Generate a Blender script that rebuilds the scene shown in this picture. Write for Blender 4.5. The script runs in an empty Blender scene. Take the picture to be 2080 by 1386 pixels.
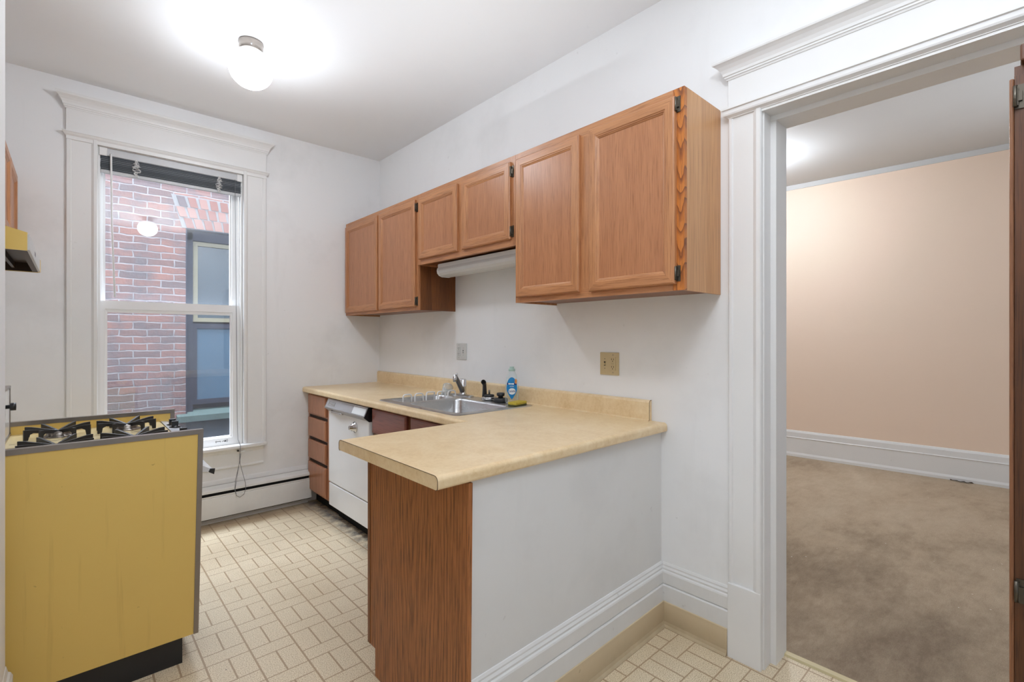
import bpy, bmesh, math, random
from mathutils import Vector, Matrix
random.seed(7)
SC = bpy.context.scene
COL = SC.collection
PI = math.pi
ORG = {}

# ------------------------------------------------------------------ mesh builder
class MB:
    def __init__(s):
        s.v, s.f, s.sm, s.mi = [], [], [], []
    def add(s, vs, fs, smooth=False, mi=0):
        o = len(s.v); s.v += [tuple(p) for p in vs]
        for f in fs:
            s.f.append([i + o for i in f]); s.sm.append(smooth); s.mi.append(mi)
        return s
    def bm(s, b, smooth=False, mi=0):
        b.verts.index_update()
        s.add([v.co[:] for v in b.verts], [[v.index for v in f.verts] for f in b.faces], smooth, mi); b.free()
        return s
    def box(s, x0, x1, y0, y1, z0, z1, bev=0.0, seg=2, mi=0):
        b = bmesh.new(); bmesh.ops.create_cube(b, size=1.0)
        for v in b.verts:
            v.co = Vector(((x0 + x1) / 2 + v.co.x * (x1 - x0), (y0 + y1) / 2 + v.co.y * (y1 - y0), (z0 + z1) / 2 + v.co.z * (z1 - z0)))
        if bev > 0:
            bmesh.ops.bevel(b, geom=list(b.edges), offset=bev, segments=seg, profile=0.5, affect='EDGES')
        return s.bm(b, False, mi)
    def prism(s, pts, axis, a0, a1, mi=0, smooth=False):
        n = len(pts); m = {'x': lambda p, a: (a, p[0], p[1]), 'y': lambda p, a: (p[0], a, p[1]), 'z': lambda p, a: (p[0], p[1], a)}[axis]
        vs = [m(p, a0) for p in pts] + [m(p, a1) for p in pts]
        fs = [[i, (i + 1) % n, n + (i + 1) % n, n + i] for i in range(n)]
        s.add(vs, fs, smooth, mi)
        return s.add(vs, [list(range(n))[::-1], list(range(n, 2 * n))], False, mi)
    def loft(s, loops, cap0=True, cap1=True, smooth=False, closed=True, mi=0):
        n = len(loops[0]); vs = [p for l in loops for p in l]; fs = []
        for k in range(len(loops) - 1):
            for i in range(n if closed else n - 1):
                j = (i + 1) % n
                fs.append([k * n + i, k * n + j, (k + 1) * n + j, (k + 1) * n + i])
        s.add(vs, fs, smooth, mi)
        if cap0: s.add(loops[0], [list(range(n))[::-1]], False, mi)
        if cap1: s.add(loops[-1], [list(range(n))], False, mi)
        return s
    def tube(s, pts, r, seg=8, closed=False, mi=0, flat=None):
        P = [Vector(p) for p in pts]; n = len(P); loops = []; up = None
        for i in range(n):
            a = P[(i - 1) % n] if (closed or i > 0) else P[i]
            c = P[(i + 1) % n] if (closed or i < n - 1) else P[i]
            t = (c - a).normalized()
            if up is None:
                up = Vector((0, 0, 1)) if abs(t.z) < 0.9 else Vector((1, 0, 0))
            sd = t.cross(up)
            if sd.length < 1e-6: sd = t.orthogonal()
            sd.normalize(); up = sd.cross(t).normalized()
            rr = r[i] if isinstance(r, (list, tuple)) else r
            k2 = flat if flat else 1.0
            loops.append([P[i] + sd * rr * math.cos(2 * PI * k / seg) + up * rr * k2 * math.sin(2 * PI * k / seg) for k in range(seg)])
        if closed: loops.append(loops[0])
        return s.loft(loops, not closed, not closed, True, mi=mi)
    def lathe(s, prof, c, axis=(0, 0, 1), seg=28, sx=1, sy=1, mi=0, caps=True, flatshade=False):
        q = Vector((0, 0, 1)).rotation_difference(Vector(axis)); c = Vector(c)
        loops = [[c + q @ Vector((r * sx * math.cos(2 * PI * k / seg), r * sy * math.sin(2 * PI * k / seg), h)) for k in range(seg)] for r, h in prof]
        return s.loft(loops, caps and prof[0][0] > 1e-5, caps and prof[-1][0] > 1e-5, not flatshade, mi=mi)

def obj(name, mb, mat, parent=None, label=None, loc=None):
    me = bpy.data.meshes.new(name)
    if parent is not None: off = Vector(ORG[parent.name])
    else: off = Vector(loc) if loc else Vector((0, 0, 0))
    me.from_pydata([tuple(Vector(v) - off) for v in mb.v], [], mb.f)
    me.polygons.foreach_set('use_smooth', mb.sm)
    me.polygons.foreach_set('material_index', mb.mi)
    for m in (mat if isinstance(mat, (list, tuple)) else [mat]): me.materials.append(m)
    b = bmesh.new(); b.from_mesh(me)
    bmesh.ops.remove_doubles(b, verts=b.verts, dist=1e-6)
    bmesh.ops.recalc_face_normals(b, faces=b.faces); b.to_mesh(me); b.free(); me.update()
    o = bpy.data.objects.new(name, me); COL.objects.link(o)
    if parent is not None: o.parent = parent
    else: o.location = off
    ORG[o.name] = tuple(off)
    if label: o['label'] = label
    return o
def thing(name, label, cat, loc, group=None, kind=None):
    o = bpy.data.objects.new(name, None); COL.objects.link(o); o.location = loc; o.empty_display_size = .05
    ORG[o.name] = tuple(loc); o['label'] = label; o['category'] = cat
    if group: o['group'] = group
    if kind: o['kind'] = kind
    return o
def tag(o, label, cat, group=None, kind=None):
    o['label'] = label; o['category'] = cat
    if group: o['group'] = group
    if kind: o['kind'] = kind
    return o
def struct(name, mb, mat, label, cat, parent=None):
    o = obj(name, mb, mat, parent); o['kind'] = 'structure'
    if parent is None: o['label'] = label; o['category'] = cat
    return o
def sroot(name, label, cat, loc): return thing(name, label, cat, loc, kind='structure')

# ------------------------------------------------------------------ materials
def lin(r, g, b):
    f = lambda c: (c / 255) / 12.92 if c / 255 <= .04045 else ((c / 255 + .055) / 1.055) ** 2.4
    return (f(r), f(g), f(b), 1)
class NT:
    def __init__(s, name):
        s.m = bpy.data.materials.new(name); s.m.use_nodes = True; s.t = s.m.node_tree; s.N = s.t.nodes
        s.bs = s.N['Principled BSDF']; s.out = s.N['Material Output']
    def n(s, typ, **k):
        x = s.N.new(typ)
        for a, v in k.items(): setattr(x, a, v)
        return x
    def l(s, a, b): s.t.links.new(a, b)
    def set(s, sock, v):
        if isinstance(v, bpy.types.NodeSocket): s.l(v, sock)
        else: sock.default_value = v
    def ma(s, op, a, b=0.0, c=None):
        x = s.n('ShaderNodeMath', operation=op); s.set(x.inputs[0], a); s.set(x.inputs[1], b)
        if c is not None: s.set(x.inputs[2], c)
        return x.outputs[0]
    def coord(s, kind='Object'):
        return s.n('ShaderNodeTexCoord').outputs[kind]
    def mapv(s, v, scale=(1, 1, 1), loc=(0, 0, 0)):
        x = s.n('ShaderNodeMapping'); s.l(v, x.inputs[0]); x.inputs['Scale'].default_value = scale; x.inputs['Location'].default_value = loc
        return x.outputs[0]
    def noise(s, v, scale, detail=3, rough=.5, dist=0):
        x = s.n('ShaderNodeTexNoise'); s.l(v, x.inputs['Vector']); x.inputs['Scale'].default_value = scale
        x.inputs['Detail'].default_value = detail; x.inputs['Roughness'].default_value = rough; x.inputs['Distortion'].default_value = dist
        return x.outputs['Fac']
    def ramp(s, f, stops):
        x = s.n('ShaderNodeValToRGB'); s.l(f, x.inputs[0]); e = x.color_ramp.elements
        while len(e) < len(stops): e.new(.5)
        for i, (p, c) in enumerate(stops):
            e[i].position = p; e[i].color = c if len(c) == 4 else (*c, 1)
        return x.outputs[0]
    def mix(s, f, a, b, bt='MIX'):
        x = s.n('ShaderNodeMix', data_type='RGBA', blend_type=bt); s.set(x.inputs[0], f); s.set(x.inputs[6], a); s.set(x.inputs[7], b)
        return x.outputs[2]
    def bump(s, h, strength=.2, dist=.002):
        x = s.n('ShaderNodeBump'); x.inputs['Strength'].default_value = strength; x.inputs['Distance'].default_value = dist
        s.l(h, x.inputs['Height']); s.l(x.outputs[0], s.bs.inputs['Normal'])
    def pr(s, color=None, rough=None, metal=None, spec=None):
        if color is not None: s.set(s.bs.inputs['Base Color'], color)
        if rough is not None: s.set(s.bs.inputs['Roughness'], rough)
        if metal is not None: s.bs.inputs['Metallic'].default_value = metal
        if spec is not None: s.bs.inputs['Specular IOR Level'].default_value = spec
        return s.m
G = lambda v: (v, v, v, 1)

def plain(name, col, rough=.5, metal=0.0, spec=.5, var=.06, scale=9):
    t = NT(name); c = t.coord(); n = t.noise(c, scale, 4)
    dk = tuple(x * (1 - var * 2) for x in col[:3]) + (1,)
    return t.pr(t.mix(n, dk, col), rough, metal, spec)

def wallmat(name, col, grime=.18, gcol=(.30, .29, .27, 1), streak=True, rough=.55, low=None):
    t = NT(name); c = t.coord()
    a = t.noise(c, 1.6, 5, .62); a = t.ma('SMOOTH_MIN', a, 1.0, .1)
    g1 = t.ramp(a, [(.52, G(0)), (.78, G(1))])
    f = t.ma('MULTIPLY', g1, grime)
    if streak:
        b = t.noise(t.mapv(c, (6, 6, .8)), 1.1, 5, .65); g2 = t.ramp(b, [(.6, G(0)), (.85, G(1))])
        f = t.ma('ADD', f, t.ma('MULTIPLY', g2, grime * .55))
    sp = t.noise(c, 26, 2, .5); g3 = t.ramp(sp, [(.735, G(0)), (.77, G(1))])
    f = t.ma('ADD', f, t.ma('MULTIPLY', g3, grime * .9))
    if low:
        z = t.n('ShaderNodeSeparateXYZ'); t.l(t.n('ShaderNodeNewGeometry').outputs['Position'], z.inputs[0])
        lo = t.n('ShaderNodeMapRange'); t.l(z.outputs[2], lo.inputs[0]); lo.inputs[1].default_value = low[0]; lo.inputs[2].default_value = low[1]; lo.inputs[3].default_value = 1; lo.inputs[4].default_value = 0
        k = t.ma('MULTIPLY', lo.outputs[0], t.ma('MULTIPLY', t.noise(c, 7, 5, .65), low[2]))
        f = t.ma('ADD', f, k)
    t.pr(t.mix(t.ma('MINIMUM', f, 1.0), col, gcol), rough, 0, .35)
    t.bump(t.noise(c, 60, 3), .12, .001)
    return t.m

def wood(name, dark, light, axis='z', cath=0.0, rough=.36, fine=1.0, cen=(0, 0, 0), cfreq=9.0, pore=.55):
    t = NT(name); c = t.coord()
    st = {'x': (.035, 1, 1), 'y': (1, .035, 1), 'z': (1, 1, .035)}[axis]
    v = t.mapv(c, st)
    n1 = t.noise(v, 260 * fine, 3, .6); n2 = t.noise(v, 38 * fine, 4, .6, .4); n3 = t.noise(c, 2.2, 2)
    f = t.ma('ADD', t.ma('MULTIPLY', n2, .55), t.ma('MULTIPLY', n1, .45))
    if cath > 0:
        sc = {'x': (.07, 1, 1), 'y': (1, .07, 1), 'z': (1, 1, .07)}[axis]
        w = t.n('ShaderNodeTexWave', wave_type='RINGS', rings_direction='SPHERICAL', wave_profile='SAW')
        t.l(t.mapv(c, sc, tuple(-a * b for a, b in zip(cen, sc))), w.inputs['Vector']); w.inputs['Scale'].default_value = cfreq
        w.inputs['Distortion'].default_value = 2.2; w.inputs['Detail'].default_value = 2; w.inputs['Detail Scale'].default_value = 1.4
        f = t.ma('ADD', t.ma('MULTIPLY', f, 1 - cath), t.ma('MULTIPLY', w.outputs['Fac'], cath))
    col = t.ramp(f, [(.30, dark), (.66, light)])
    po = t.ramp(n1, [(.34, G(1)), (.47, G(0))])
    dk = tuple(x * .52 for x in dark[:3]) + (1,)
    col = t.mix(t.ma('MULTIPLY', po, pore), col, dk)
    col = t.mix(t.ma('MULTIPLY', n3, .25), col, light)
    t.pr(col, rough, 0, .45); t.bump(n1, .12, .0006)
    return t.m

W1, W2 = lin(150, 96, 60), lin(190, 134, 90)
OAK_V = wood('oak_vertical', W1, W2, 'z')
OAK_H = wood('oak_horizontal', W1, W2, 'y')
OAK_HX = wood('oak_horizontal_x', W1, W2, 'x')
OAK_P = wood('oak_panel', lin(154, 100, 66), lin(180, 124, 86), 'z', rough=.33)
OAK_SIDE = wood('oak_pale_side', lin(170, 120, 74), lin(208, 156, 106), 'z', fine=.55, pore=.25)
def stile_wood():
    t = NT('oak_orange_stile'); c = t.coord(); q = t.n('ShaderNodeSeparateXYZ'); t.l(c, q.inputs[0])
    yy = t.ma('DIVIDE', t.ma('ADD', q.outputs[1], .452), .022)
    w = t.ma('ADD', t.ma('MULTIPLY', q.outputs[2], 13.0), t.ma('MULTIPLY', t.ma('POWER', t.ma('ABSOLUTE', yy), 1.6), -.85))
    w = t.ma('ADD', w, t.ma('MULTIPLY', t.noise(c, 7, 3, .55), 2.4))
    f = t.ma('FRACT', w); n1 = t.noise(t.mapv(c, (1, 1, .05)), 240, 3, .6)
    col = t.ramp(f, [(.0, lin(196, 118, 50)), (.5, lin(188, 112, 48)), (.8, lin(150, 86, 38)), (.93, lin(112, 62, 28)), (1.0, lin(160, 94, 40))])
    col = t.mix(t.ramp(n1, [(.36, G(.5)), (.5, G(0))]), col, lin(96, 52, 24))
    t.pr(col, .38, 0, .4); return t.m
OAK_STILE = stile_wood()
OAK_DARK = wood('oak_dark_brown', lin(82, 46, 22), lin(124, 74, 36), 'z', cath=.35, cen=(.05, -.57, .45), cfreq=3)  # darker oak tone for one cabinet side and two face frames
OAK_UNDER = wood('oak_underside', lin(96, 55, 26), lin(134, 80, 40), 'y')
def end_wood():
    t = NT('walnut_end_panel'); c = t.coord(); q = t.n('ShaderNodeSeparateXYZ'); t.l(c, q.inputs[0])
    wob = t.noise(t.mapv(c, (1, 1, .12)), 7, 4, .6)
    def cath(yc, zc, k):
        dy = t.ma('ADD', q.outputs[1], yc); dz = t.ma('MULTIPLY', t.ma('ADD', q.outputs[2], zc), k)
        d = t.ma('SQRT', t.ma('ADD', t.ma('MULTIPLY', dy, dy), t.ma('MULTIPLY', dz, dz)))
        return t.ma('FRACT', t.ma('ADD', t.ma('MULTIPLY', d, 62.0), t.ma('MULTIPLY', wob, 5.0)))
    f = cath(.02, -1.0, .085)
    n1 = t.noise(t.mapv(c, (1, 1, .03)), 260, 3, .6); n2 = t.noise(t.mapv(c, (1, 1, .05)), 12, 3)
    col = t.ramp(f, [(.0, lin(136, 84, 46)), (.25, lin(174, 112, 64)), (.8, lin(160, 102, 58)), (1.0, lin(124, 76, 42))])
    col = t.mix(t.ma('MULTIPLY', n2, .4), col, lin(152, 96, 54))
    col = t.mix(t.ramp(n1, [(.38, G(.75)), (.5, G(0))]), col, lin(84, 50, 29))
    t.pr(col, .42, 0, .4); return t.m
OAK_END = end_wood()
OAK_BASE = wood('base_cabinet_wood', lin(140, 92, 64), lin(176, 122, 90), 'z', rough=.3)
OAK_SINK = wood('sink_cabinet_wood', lin(100, 54, 42), lin(138, 80, 64), 'y', rough=.28)
PANTRY = wood('pantry_wood', lin(66, 38, 20), lin(104, 64, 36), 'z')
PANTRY2 = wood('pantry_edge_wood', lin(104, 66, 42), lin(146, 100, 68), 'z')
GAP_SHADE = plain('painted_gap_shade', lin(44, 24, 12), .7)  # dark brown standing for the shade between drawer fronts
HINGE = plain('aged_hinge_metal', lin(96, 90, 80), .35, .85)
WALL = wallmat('white_wall_paint', (.83, .835, .835, 1), .16)
WALLB = wallmat('back_wall_paint', (.84, .842, .845, 1), .22, low=(.2, 1.4, .30))
WALLP = wallmat('half_wall_paint', (.74, .74, .73, 1), .20, low=(.1, .6, .3))
CEIL = wallmat('ceiling_paint', (.86, .86, .86, 1), .05, streak=False, rough=.6)
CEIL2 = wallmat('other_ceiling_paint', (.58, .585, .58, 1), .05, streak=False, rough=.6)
TRIM = wallmat('white_gloss_trim', (.80, .80, .79, 1), .10, rough=.35)
TRIMD = wallmat('scuffed_white_trim', (.77, .77, .76, 1), .22, rough=.35, low=(.0, .5, .35))
SASH = wallmat('sash_paint', (.84, .84, .84, 1), .10, rough=.35)
PEACH = wallmat('peach_wall_paint', lin(240, 216, 194), .03, gcol=lin(214, 180, 170), streak=False, rough=.6)
BEIGEV = wallmat('beige_vinyl_base', lin(204, 186, 154), .3, gcol=lin(110, 92, 62), rough=.4, low=(0, .09, .7))

def floormat():
    t = NT('patterned_vinyl_floor'); g = t.n('ShaderNodeNewGeometry').outputs['Position']
    s = t.n('ShaderNodeSeparateXYZ'); t.l(g, s.inputs[0]); x, y = s.outputs[0], s.outputs[1]
    u = t.ma('DIVIDE', t.ma('SUBTRACT', -.035, x), .158); k = t.ma('FLOOR', u); fu = t.ma('SUBTRACT', u, k)
    odd = t.ma('FLOORED_MODULO', k, 2.0)
    v = t.ma('ADD', t.ma('DIVIDE', t.ma('SUBTRACT', -2.86, y), .07643), odd)
    m = t.ma('FLOORED_MODULO', v, 3.0)
    du = t.ma('MULTIPLY', t.ma('MINIMUM', fu, t.ma('SUBTRACT', 1.0, fu)), .158)
    dm = t.ma('MULTIPLY', t.ma('MINIMUM', t.ma('MINIMUM', m, t.ma('SUBTRACT', 3.0, m)), t.ma('ABSOLUTE', t.ma('SUBTRACT', m, 1.0))), .07643)
    dh = t.ma('ADD', t.ma('MULTIPLY', t.ma('ABSOLUTE', t.ma('SUBTRACT', fu, .5)), .158), t.ma('MULTIPLY', t.ma('LESS_THAN', m, 1.0), 1.0))
    du2 = t.ma('MINIMUM', t.ma('MULTIPLY', du, .75), t.ma('MINIMUM', t.ma('MULTIPLY', dh, .8), dm))
    ln = t.n('ShaderNodeMapRange'); t.l(du2, ln.inputs[0]); ln.inputs[1].default_value = .0020; ln.inputs[2].default_value = .0034; ln.inputs[3].default_value = 1; ln.inputs[4].default_value = 0
    sp = t.noise(g, 260, 2, .6)
    tile = t.ramp(sp, [(.36, lin(168, 148, 116)), (.5, lin(220, 203, 172)), (.66, lin(232, 218, 190))])
    big = t.noise(g, 2.3, 5, .6)
    tile = t.mix(t.ma('MULTIPLY', t.ramp(big, [(.5, G(0)), (.8, G(1))]), .3), tile, lin(160, 138, 104))
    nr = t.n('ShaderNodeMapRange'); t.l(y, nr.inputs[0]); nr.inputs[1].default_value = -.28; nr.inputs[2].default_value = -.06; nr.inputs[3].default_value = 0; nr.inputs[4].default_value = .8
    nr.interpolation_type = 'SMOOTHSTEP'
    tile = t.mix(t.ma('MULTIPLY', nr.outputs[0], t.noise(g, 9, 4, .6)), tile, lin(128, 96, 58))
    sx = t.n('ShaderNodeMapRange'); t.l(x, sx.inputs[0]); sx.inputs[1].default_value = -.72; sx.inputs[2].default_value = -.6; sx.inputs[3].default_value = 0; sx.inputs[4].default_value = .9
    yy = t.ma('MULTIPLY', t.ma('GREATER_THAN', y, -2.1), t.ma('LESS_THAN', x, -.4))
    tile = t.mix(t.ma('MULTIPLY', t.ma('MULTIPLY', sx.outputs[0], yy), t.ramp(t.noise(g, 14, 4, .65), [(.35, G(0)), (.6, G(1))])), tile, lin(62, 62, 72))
    col = t.mix(t.ma('MULTIPLY', ln.outputs[0], .8), tile, lin(150, 122, 90))
    vo = t.n('ShaderNodeTexVoronoi'); t.l(g, vo.inputs['Vector']); vo.inputs['Scale'].default_value = 7; vo.inputs['Randomness'].default_value = 1
    dot = t.ma('LESS_THAN', vo.outputs['Distance'], .028)
    col = t.mix(t.ma('MULTIPLY', dot, .8), col, lin(60, 48, 36))
    t.pr(col, .34, 0, .5); t.bump(t.ma('SUBTRACT', 1.0, ln.outputs[0]), .25, .0006)
    return t.m
def carpetmat():
    t = NT('worn_beige_carpet'); g = t.n('ShaderNodeNewGeometry').outputs['Position']
    a = t.noise(t.mapv(g, (1, 1.5, 1)), 1.1, 6, .66, .3); b = t.noise(g, 260, 2, .7); d = t.noise(t.mapv(g, (1, 2.2, 1)), 5.0, 8, .78)
    s = t.n('ShaderNodeSeparateXYZ'); t.l(g, s.inputs[0])
    nr = t.n('ShaderNodeMapRange'); t.l(s.outputs[0], nr.inputs[0]); nr.inputs[1].default_value = 0.1; nr.inputs[2].default_value = 2.6; nr.inputs[3].default_value = .22; nr.inputs[4].default_value = 0
    e = t.ma('ADD', t.ma('ADD', t.ma('MULTIPLY', a, .55), t.ma('MULTIPLY', d, .45)), nr.outputs[0])
    col = t.ramp(e, [(.36, lin(214, 198, 174)), (.55, lin(192, 174, 150)), (.78, lin(136, 120, 102))])
    col = t.mix(t.ramp(b, [(.35, G(.4)), (.6, G(0))]), col, lin(120, 106, 90))
    vo = t.n('ShaderNodeTexVoronoi'); t.l(g, vo.inputs['Vector']); vo.inputs['Scale'].default_value = 9
    col = t.mix(t.ma('LESS_THAN', vo.outputs['Distance'], .035), col, lin(222, 214, 200))
    t.pr(col, .95, 0, .1); t.bump(b, .7, .006); return t.m
def brickmat():
    t = NT('weathered_brick'); c = t.coord(); s = t.n('ShaderNodeSeparateXYZ')
    wob = t.n('ShaderNodeTexNoise'); t.l(c, wob.inputs['Vector']); wob.inputs['Scale'].default_value = 8; wob.inputs['Detail'].default_value = 4
    mm = t.n('ShaderNodeVectorMath', operation='MULTIPLY_ADD'); t.l(wob.outputs['Color'], mm.inputs[0]); mm.inputs[1].default_value = (.034, 0, .03); t.l(c, mm.inputs[2])
    t.l(mm.outputs[0], s.inputs[0]); cb = t.n('ShaderNodeCombineXYZ'); t.l(s.outputs[0], cb.inputs[0]); t.l(s.outputs[2], cb.inputs[1])
    b = t.n('ShaderNodeTexBrick', offset=.5, squash=1.0); t.l(cb.outputs[0], b.inputs['Vector'])
    b.inputs['Scale'].default_value = 1; b.inputs['Brick Width'].default_value = .218; b.inputs['Row Height'].default_value = .070
    b.inputs['Mortar Size'].default_value = .0075; b.inputs['Mortar Smooth'].default_value = .5; b.inputs['Bias'].default_value = -.1
    b.inputs['Color1'].default_value = lin(146, 102, 92); b.inputs['Color2'].default_value = lin(92, 84, 88); b.inputs['Mortar'].default_value = lin(160, 160, 164)
    n = t.noise(c, 5, 5, .65); m2 = t.noise(c, 30, 4, .7)
    col = t.mix(t.ma('MULTIPLY', t.ramp(n, [(.45, G(0)), (.66, G(1))]), .75), b.outputs['Color'], lin(86, 92, 100))
    col = t.mix(t.ma('MULTIPLY', m2, .35), col, lin(150, 116, 106))
    q = t.n('ShaderNodeSeparateXYZ'); t.l(c, q.inputs[0])
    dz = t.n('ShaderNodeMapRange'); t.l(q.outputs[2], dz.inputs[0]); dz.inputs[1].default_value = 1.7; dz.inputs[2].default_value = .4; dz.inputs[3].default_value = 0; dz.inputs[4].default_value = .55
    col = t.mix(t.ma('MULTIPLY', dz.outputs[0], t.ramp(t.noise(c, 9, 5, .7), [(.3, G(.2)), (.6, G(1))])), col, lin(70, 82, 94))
    t.pr(col, .85, 0, .2)
    t.bump(t.ma('SUBTRACT', m2, b.outputs['Fac']), .6, .01); return t.m
def laminate():
    t = NT('butterscotch_laminate'); c = t.coord()
    a = t.noise(c, 9, 6, .7, .5); b = t.noise(c, 70, 4, .7)
    f = t.ma('ADD', t.ma('MULTIPLY', a, .6), t.ma('MULTIPLY', b, .4))
    t.pr(t.ramp(f, [(.36, lin(216, 186, 138)), (.5, lin(228, 202, 158)), (.64, lin(236, 214, 174))]), .3, 0, .6); return t.m
def stovemat():
    t = NT('harvest_gold_enamel'); c = t.coord()
    dr = t.noise(t.mapv(c, (1, 1, .05)), 24, 4, .65); d = t.ramp(dr, [(.57, G(0)), (.72, G(1))])
    sp = t.noise(c, 34, 3, .6); s = t.ramp(sp, [(.70, G(0)), (.76, G(1))])
    big = t.noise(c, 2.2, 3)
    col = t.mix(t.ma('MULTIPLY', big, .5), lin(226, 192, 104), lin(210, 176, 98))
    col = t.mix(t.ma('MULTIPLY', d, .22), col, lin(138, 102, 44))
    col = t.mix(t.ma('MULTIPLY', s, .55), col, lin(104, 70, 28))
    t.pr(col, .3, 0, .4); return t.m
def steelmat(name='brushed_steel', col=(.56, .57, .58, 1), rough=.3):
    t = NT(name); c = t.coord(); n = t.noise(t.mapv(c, (1, .05, 1)), 300, 2)
    r = t.ma('ADD', t.ma('MULTIPLY', n, .16), rough - .08)
    t.pr(col, r, 1.0); return t.m
def glassmat():
    t = NT('hazy_window_glass'); t.N.remove(t.bs)
    tr = t.n('ShaderNodeBsdfTransparent'); gl = t.n('ShaderNodeBsdfGlossy'); gl.inputs['Roughness'].default_value = .015
    df = t.n('ShaderNodeBsdfDiffuse'); df.inputs['Color'].default_value = (.72, .80, .9, 1)
    hz = t.noise(t.coord(), 5, 4); m1 = t.n('ShaderNodeMixShader'); t.l(t.ma('ADD', t.ma('MULTIPLY', hz, .05), .04), m1.inputs[0])
    t.l(tr.outputs[0], m1.inputs[1]); t.l(df.outputs[0], m1.inputs[2])
    m2 = t.n('ShaderNodeMixShader'); m2.inputs[0].default_value = .06; t.l(m1.outputs[0], m2.inputs[1]); t.l(gl.outputs[0], m2.inputs[2])
    t.l(m2.outputs[0], t.out.inputs[0]); return t.m
def clearmat(name, tint=(.9, .95, .95, 1), fac=.72, rough=.06):
    t = NT(name); t.N.remove(t.bs)
    tr = t.n('ShaderNodeBsdfTransparent'); tr.inputs[0].default_value = tint
    p = t.n('ShaderNodeBsdfPrincipled'); p.inputs['Base Color'].default_value = (.8, .84, .84, 1); p.inputs['Roughness'].default_value = rough
    lw = t.n('ShaderNodeLayerWeight'); lw.inputs[0].default_value = .35; n = t.noise(t.coord(), 40, 2)
    m = t.n('ShaderNodeMixShader'); t.l(t.ma('ADD', t.ma('MULTIPLY', lw.outputs['Facing'], .5), t.ma('MULTIPLY', n, (1 - fac))), m.inputs[0])
    t.l(tr.outputs[0], m.inputs[1]); t.l(p.outputs[0], m.inputs[2]); t.l(m.outputs[0], t.out.inputs[0]); return t.m
def emit(name, col, st):
    t = NT(name); t.N.remove(t.bs); e = t.n('ShaderNodeEmission'); n = t.noise(t.coord(), 3, 1)
    t.l(t.mix(n, col, tuple(x * .97 for x in col[:3]) + (1,)), e.inputs[0])
    q = t.n('ShaderNodeSeparateXYZ'); t.l(t.n('ShaderNodeNewGeometry').outputs['Normal'], q.inputs[0])
    mr = t.n('ShaderNodeMapRange', interpolation_type='SMOOTHSTEP'); t.l(q.outputs[2], mr.inputs[0])   # upward faces emit less, to soften the hot spot on the ceiling
    mr.inputs[1].default_value = -.35; mr.inputs[2].default_value = .75; mr.inputs[3].default_value = st; mr.inputs[4].default_value = st * .14
    t.l(mr.outputs[0], e.inputs[1])
    t.l(e.outputs[0], t.out.inputs[0]); return t.m

FLOOR, CARPET, BRICK, LAM, STOVE, STEEL, GLASS = floormat(), carpetmat(), brickmat(), laminate(), stovemat(), steelmat(), glassmat()
LAMEDGE = plain('laminate_dark_seam', lin(96, 74, 44), .5)
CHROME = plain('chrome', (.62, .62, .63, 1), .16, 1.0, var=.04)
CHROMED = plain('dull_chrome_trim', lin(150, 142, 134), .32, .85, var=.12, scale=14)
BLACK = plain('black_enamel', (.012, .012, .013, 1), .35)
IRON = plain('cast_iron', (.016, .015, .015, 1), .5)
BLACKM = plain('matte_black', (.010, .010, .011, 1), .7, var=.2, spec=.2)
RUBBER = plain('black_rubber', (.018, .018, .02, 1), .45)
WHITEP = plain('white_plastic', (.80, .80, .79, 1), .35, var=.02)
WHITEE = plain('white_enamel', (.80, .80, .80, 1), .14, var=.02)
IVORY = plain('ivory_plastic', lin(196, 178, 138), .4, var=.02)
OFFW = plain('grey_white_plastic', lin(200, 200, 196), .4, var=.02)
CREAM = plain('cream_cooktop_enamel', lin(226, 206, 158), .22, var=.04)
SLOT = plain('dark_slot', (.03, .025, .02, 1), .7)
BROWNI = plain('greasy_brown_metal', lin(66, 44, 22), .5, .2, var=.25)
def slats():
    t = NT('backlit_slats'); q = t.n('ShaderNodeSeparateXYZ'); t.l(t.coord(), q.inputs[0])  # dark tone against the window light is painted into the slats
    f = t.ma('FRACT', t.ma('MULTIPLY', q.outputs[2], 92.0))
    return t.pr(t.ramp(f, [(.0, lin(52, 60, 66)), (.62, lin(74, 82, 88)), (.8, lin(168, 174, 180)), (.95, lin(60, 66, 72))]), .5)
SLATG = slats()
HEADR = plain('grey_head_rail', lin(196, 198, 200), .4)
FAB = plain('pale_cord', lin(214, 214, 214), .7)
CORDG = plain('grey_cord', lin(110, 112, 116), .7)
DKFRAME = plain('dark_window_recess', lin(36, 42, 62), .7, var=.2)
SCREEN = plain('blue_insect_screen', lin(64, 94, 118), .6, var=.12, scale=3)
NGLASS = plain('neighbour_glass', lin(66, 80, 90), .2, 0, .5, var=.15, scale=4)
YFRAME = plain('cream_sash', lin(138, 134, 112), .5)
DKBRICK = plain('dark_blue_masonry', lin(66, 78, 92), .9, var=.35, scale=16)  # dark blue-grey for the wall below the neighbouring sill
STONE = plain('mossy_stone_sill', lin(84, 104, 102), .8, var=.2, scale=10)
GROUND = plain('alley_ground', lin(90, 88, 84), .9, var=.2)
GREYM = plain('grey_brushed_plate', lin(128, 128, 130), .3, .7, var=.12)
SPONGE = plain('yellow_sponge', lin(206, 184, 62), .9, var=.25, scale=120)
BLUE = plain('blue_label', lin(12, 128, 196), .4, var=.03)
NAVY = plain('navy_ink', lin(22, 40, 110), .4, var=.02)
LWHITE = plain('label_white', lin(236, 240, 242), .4, var=.02)
ORANGE = plain('orange_label_spot', lin(232, 150, 70), .4, var=.25, scale=120)
MINT = plain('pale_mint_cap', lin(160, 188, 178), .35, var=.03)
CLEAR = clearmat('clear_plastic', (.93, .97, .98, 1), .9)
TUMB = clearmat('clear_acrylic', (.86, .88, .9, 1), .6, .03)
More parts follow.
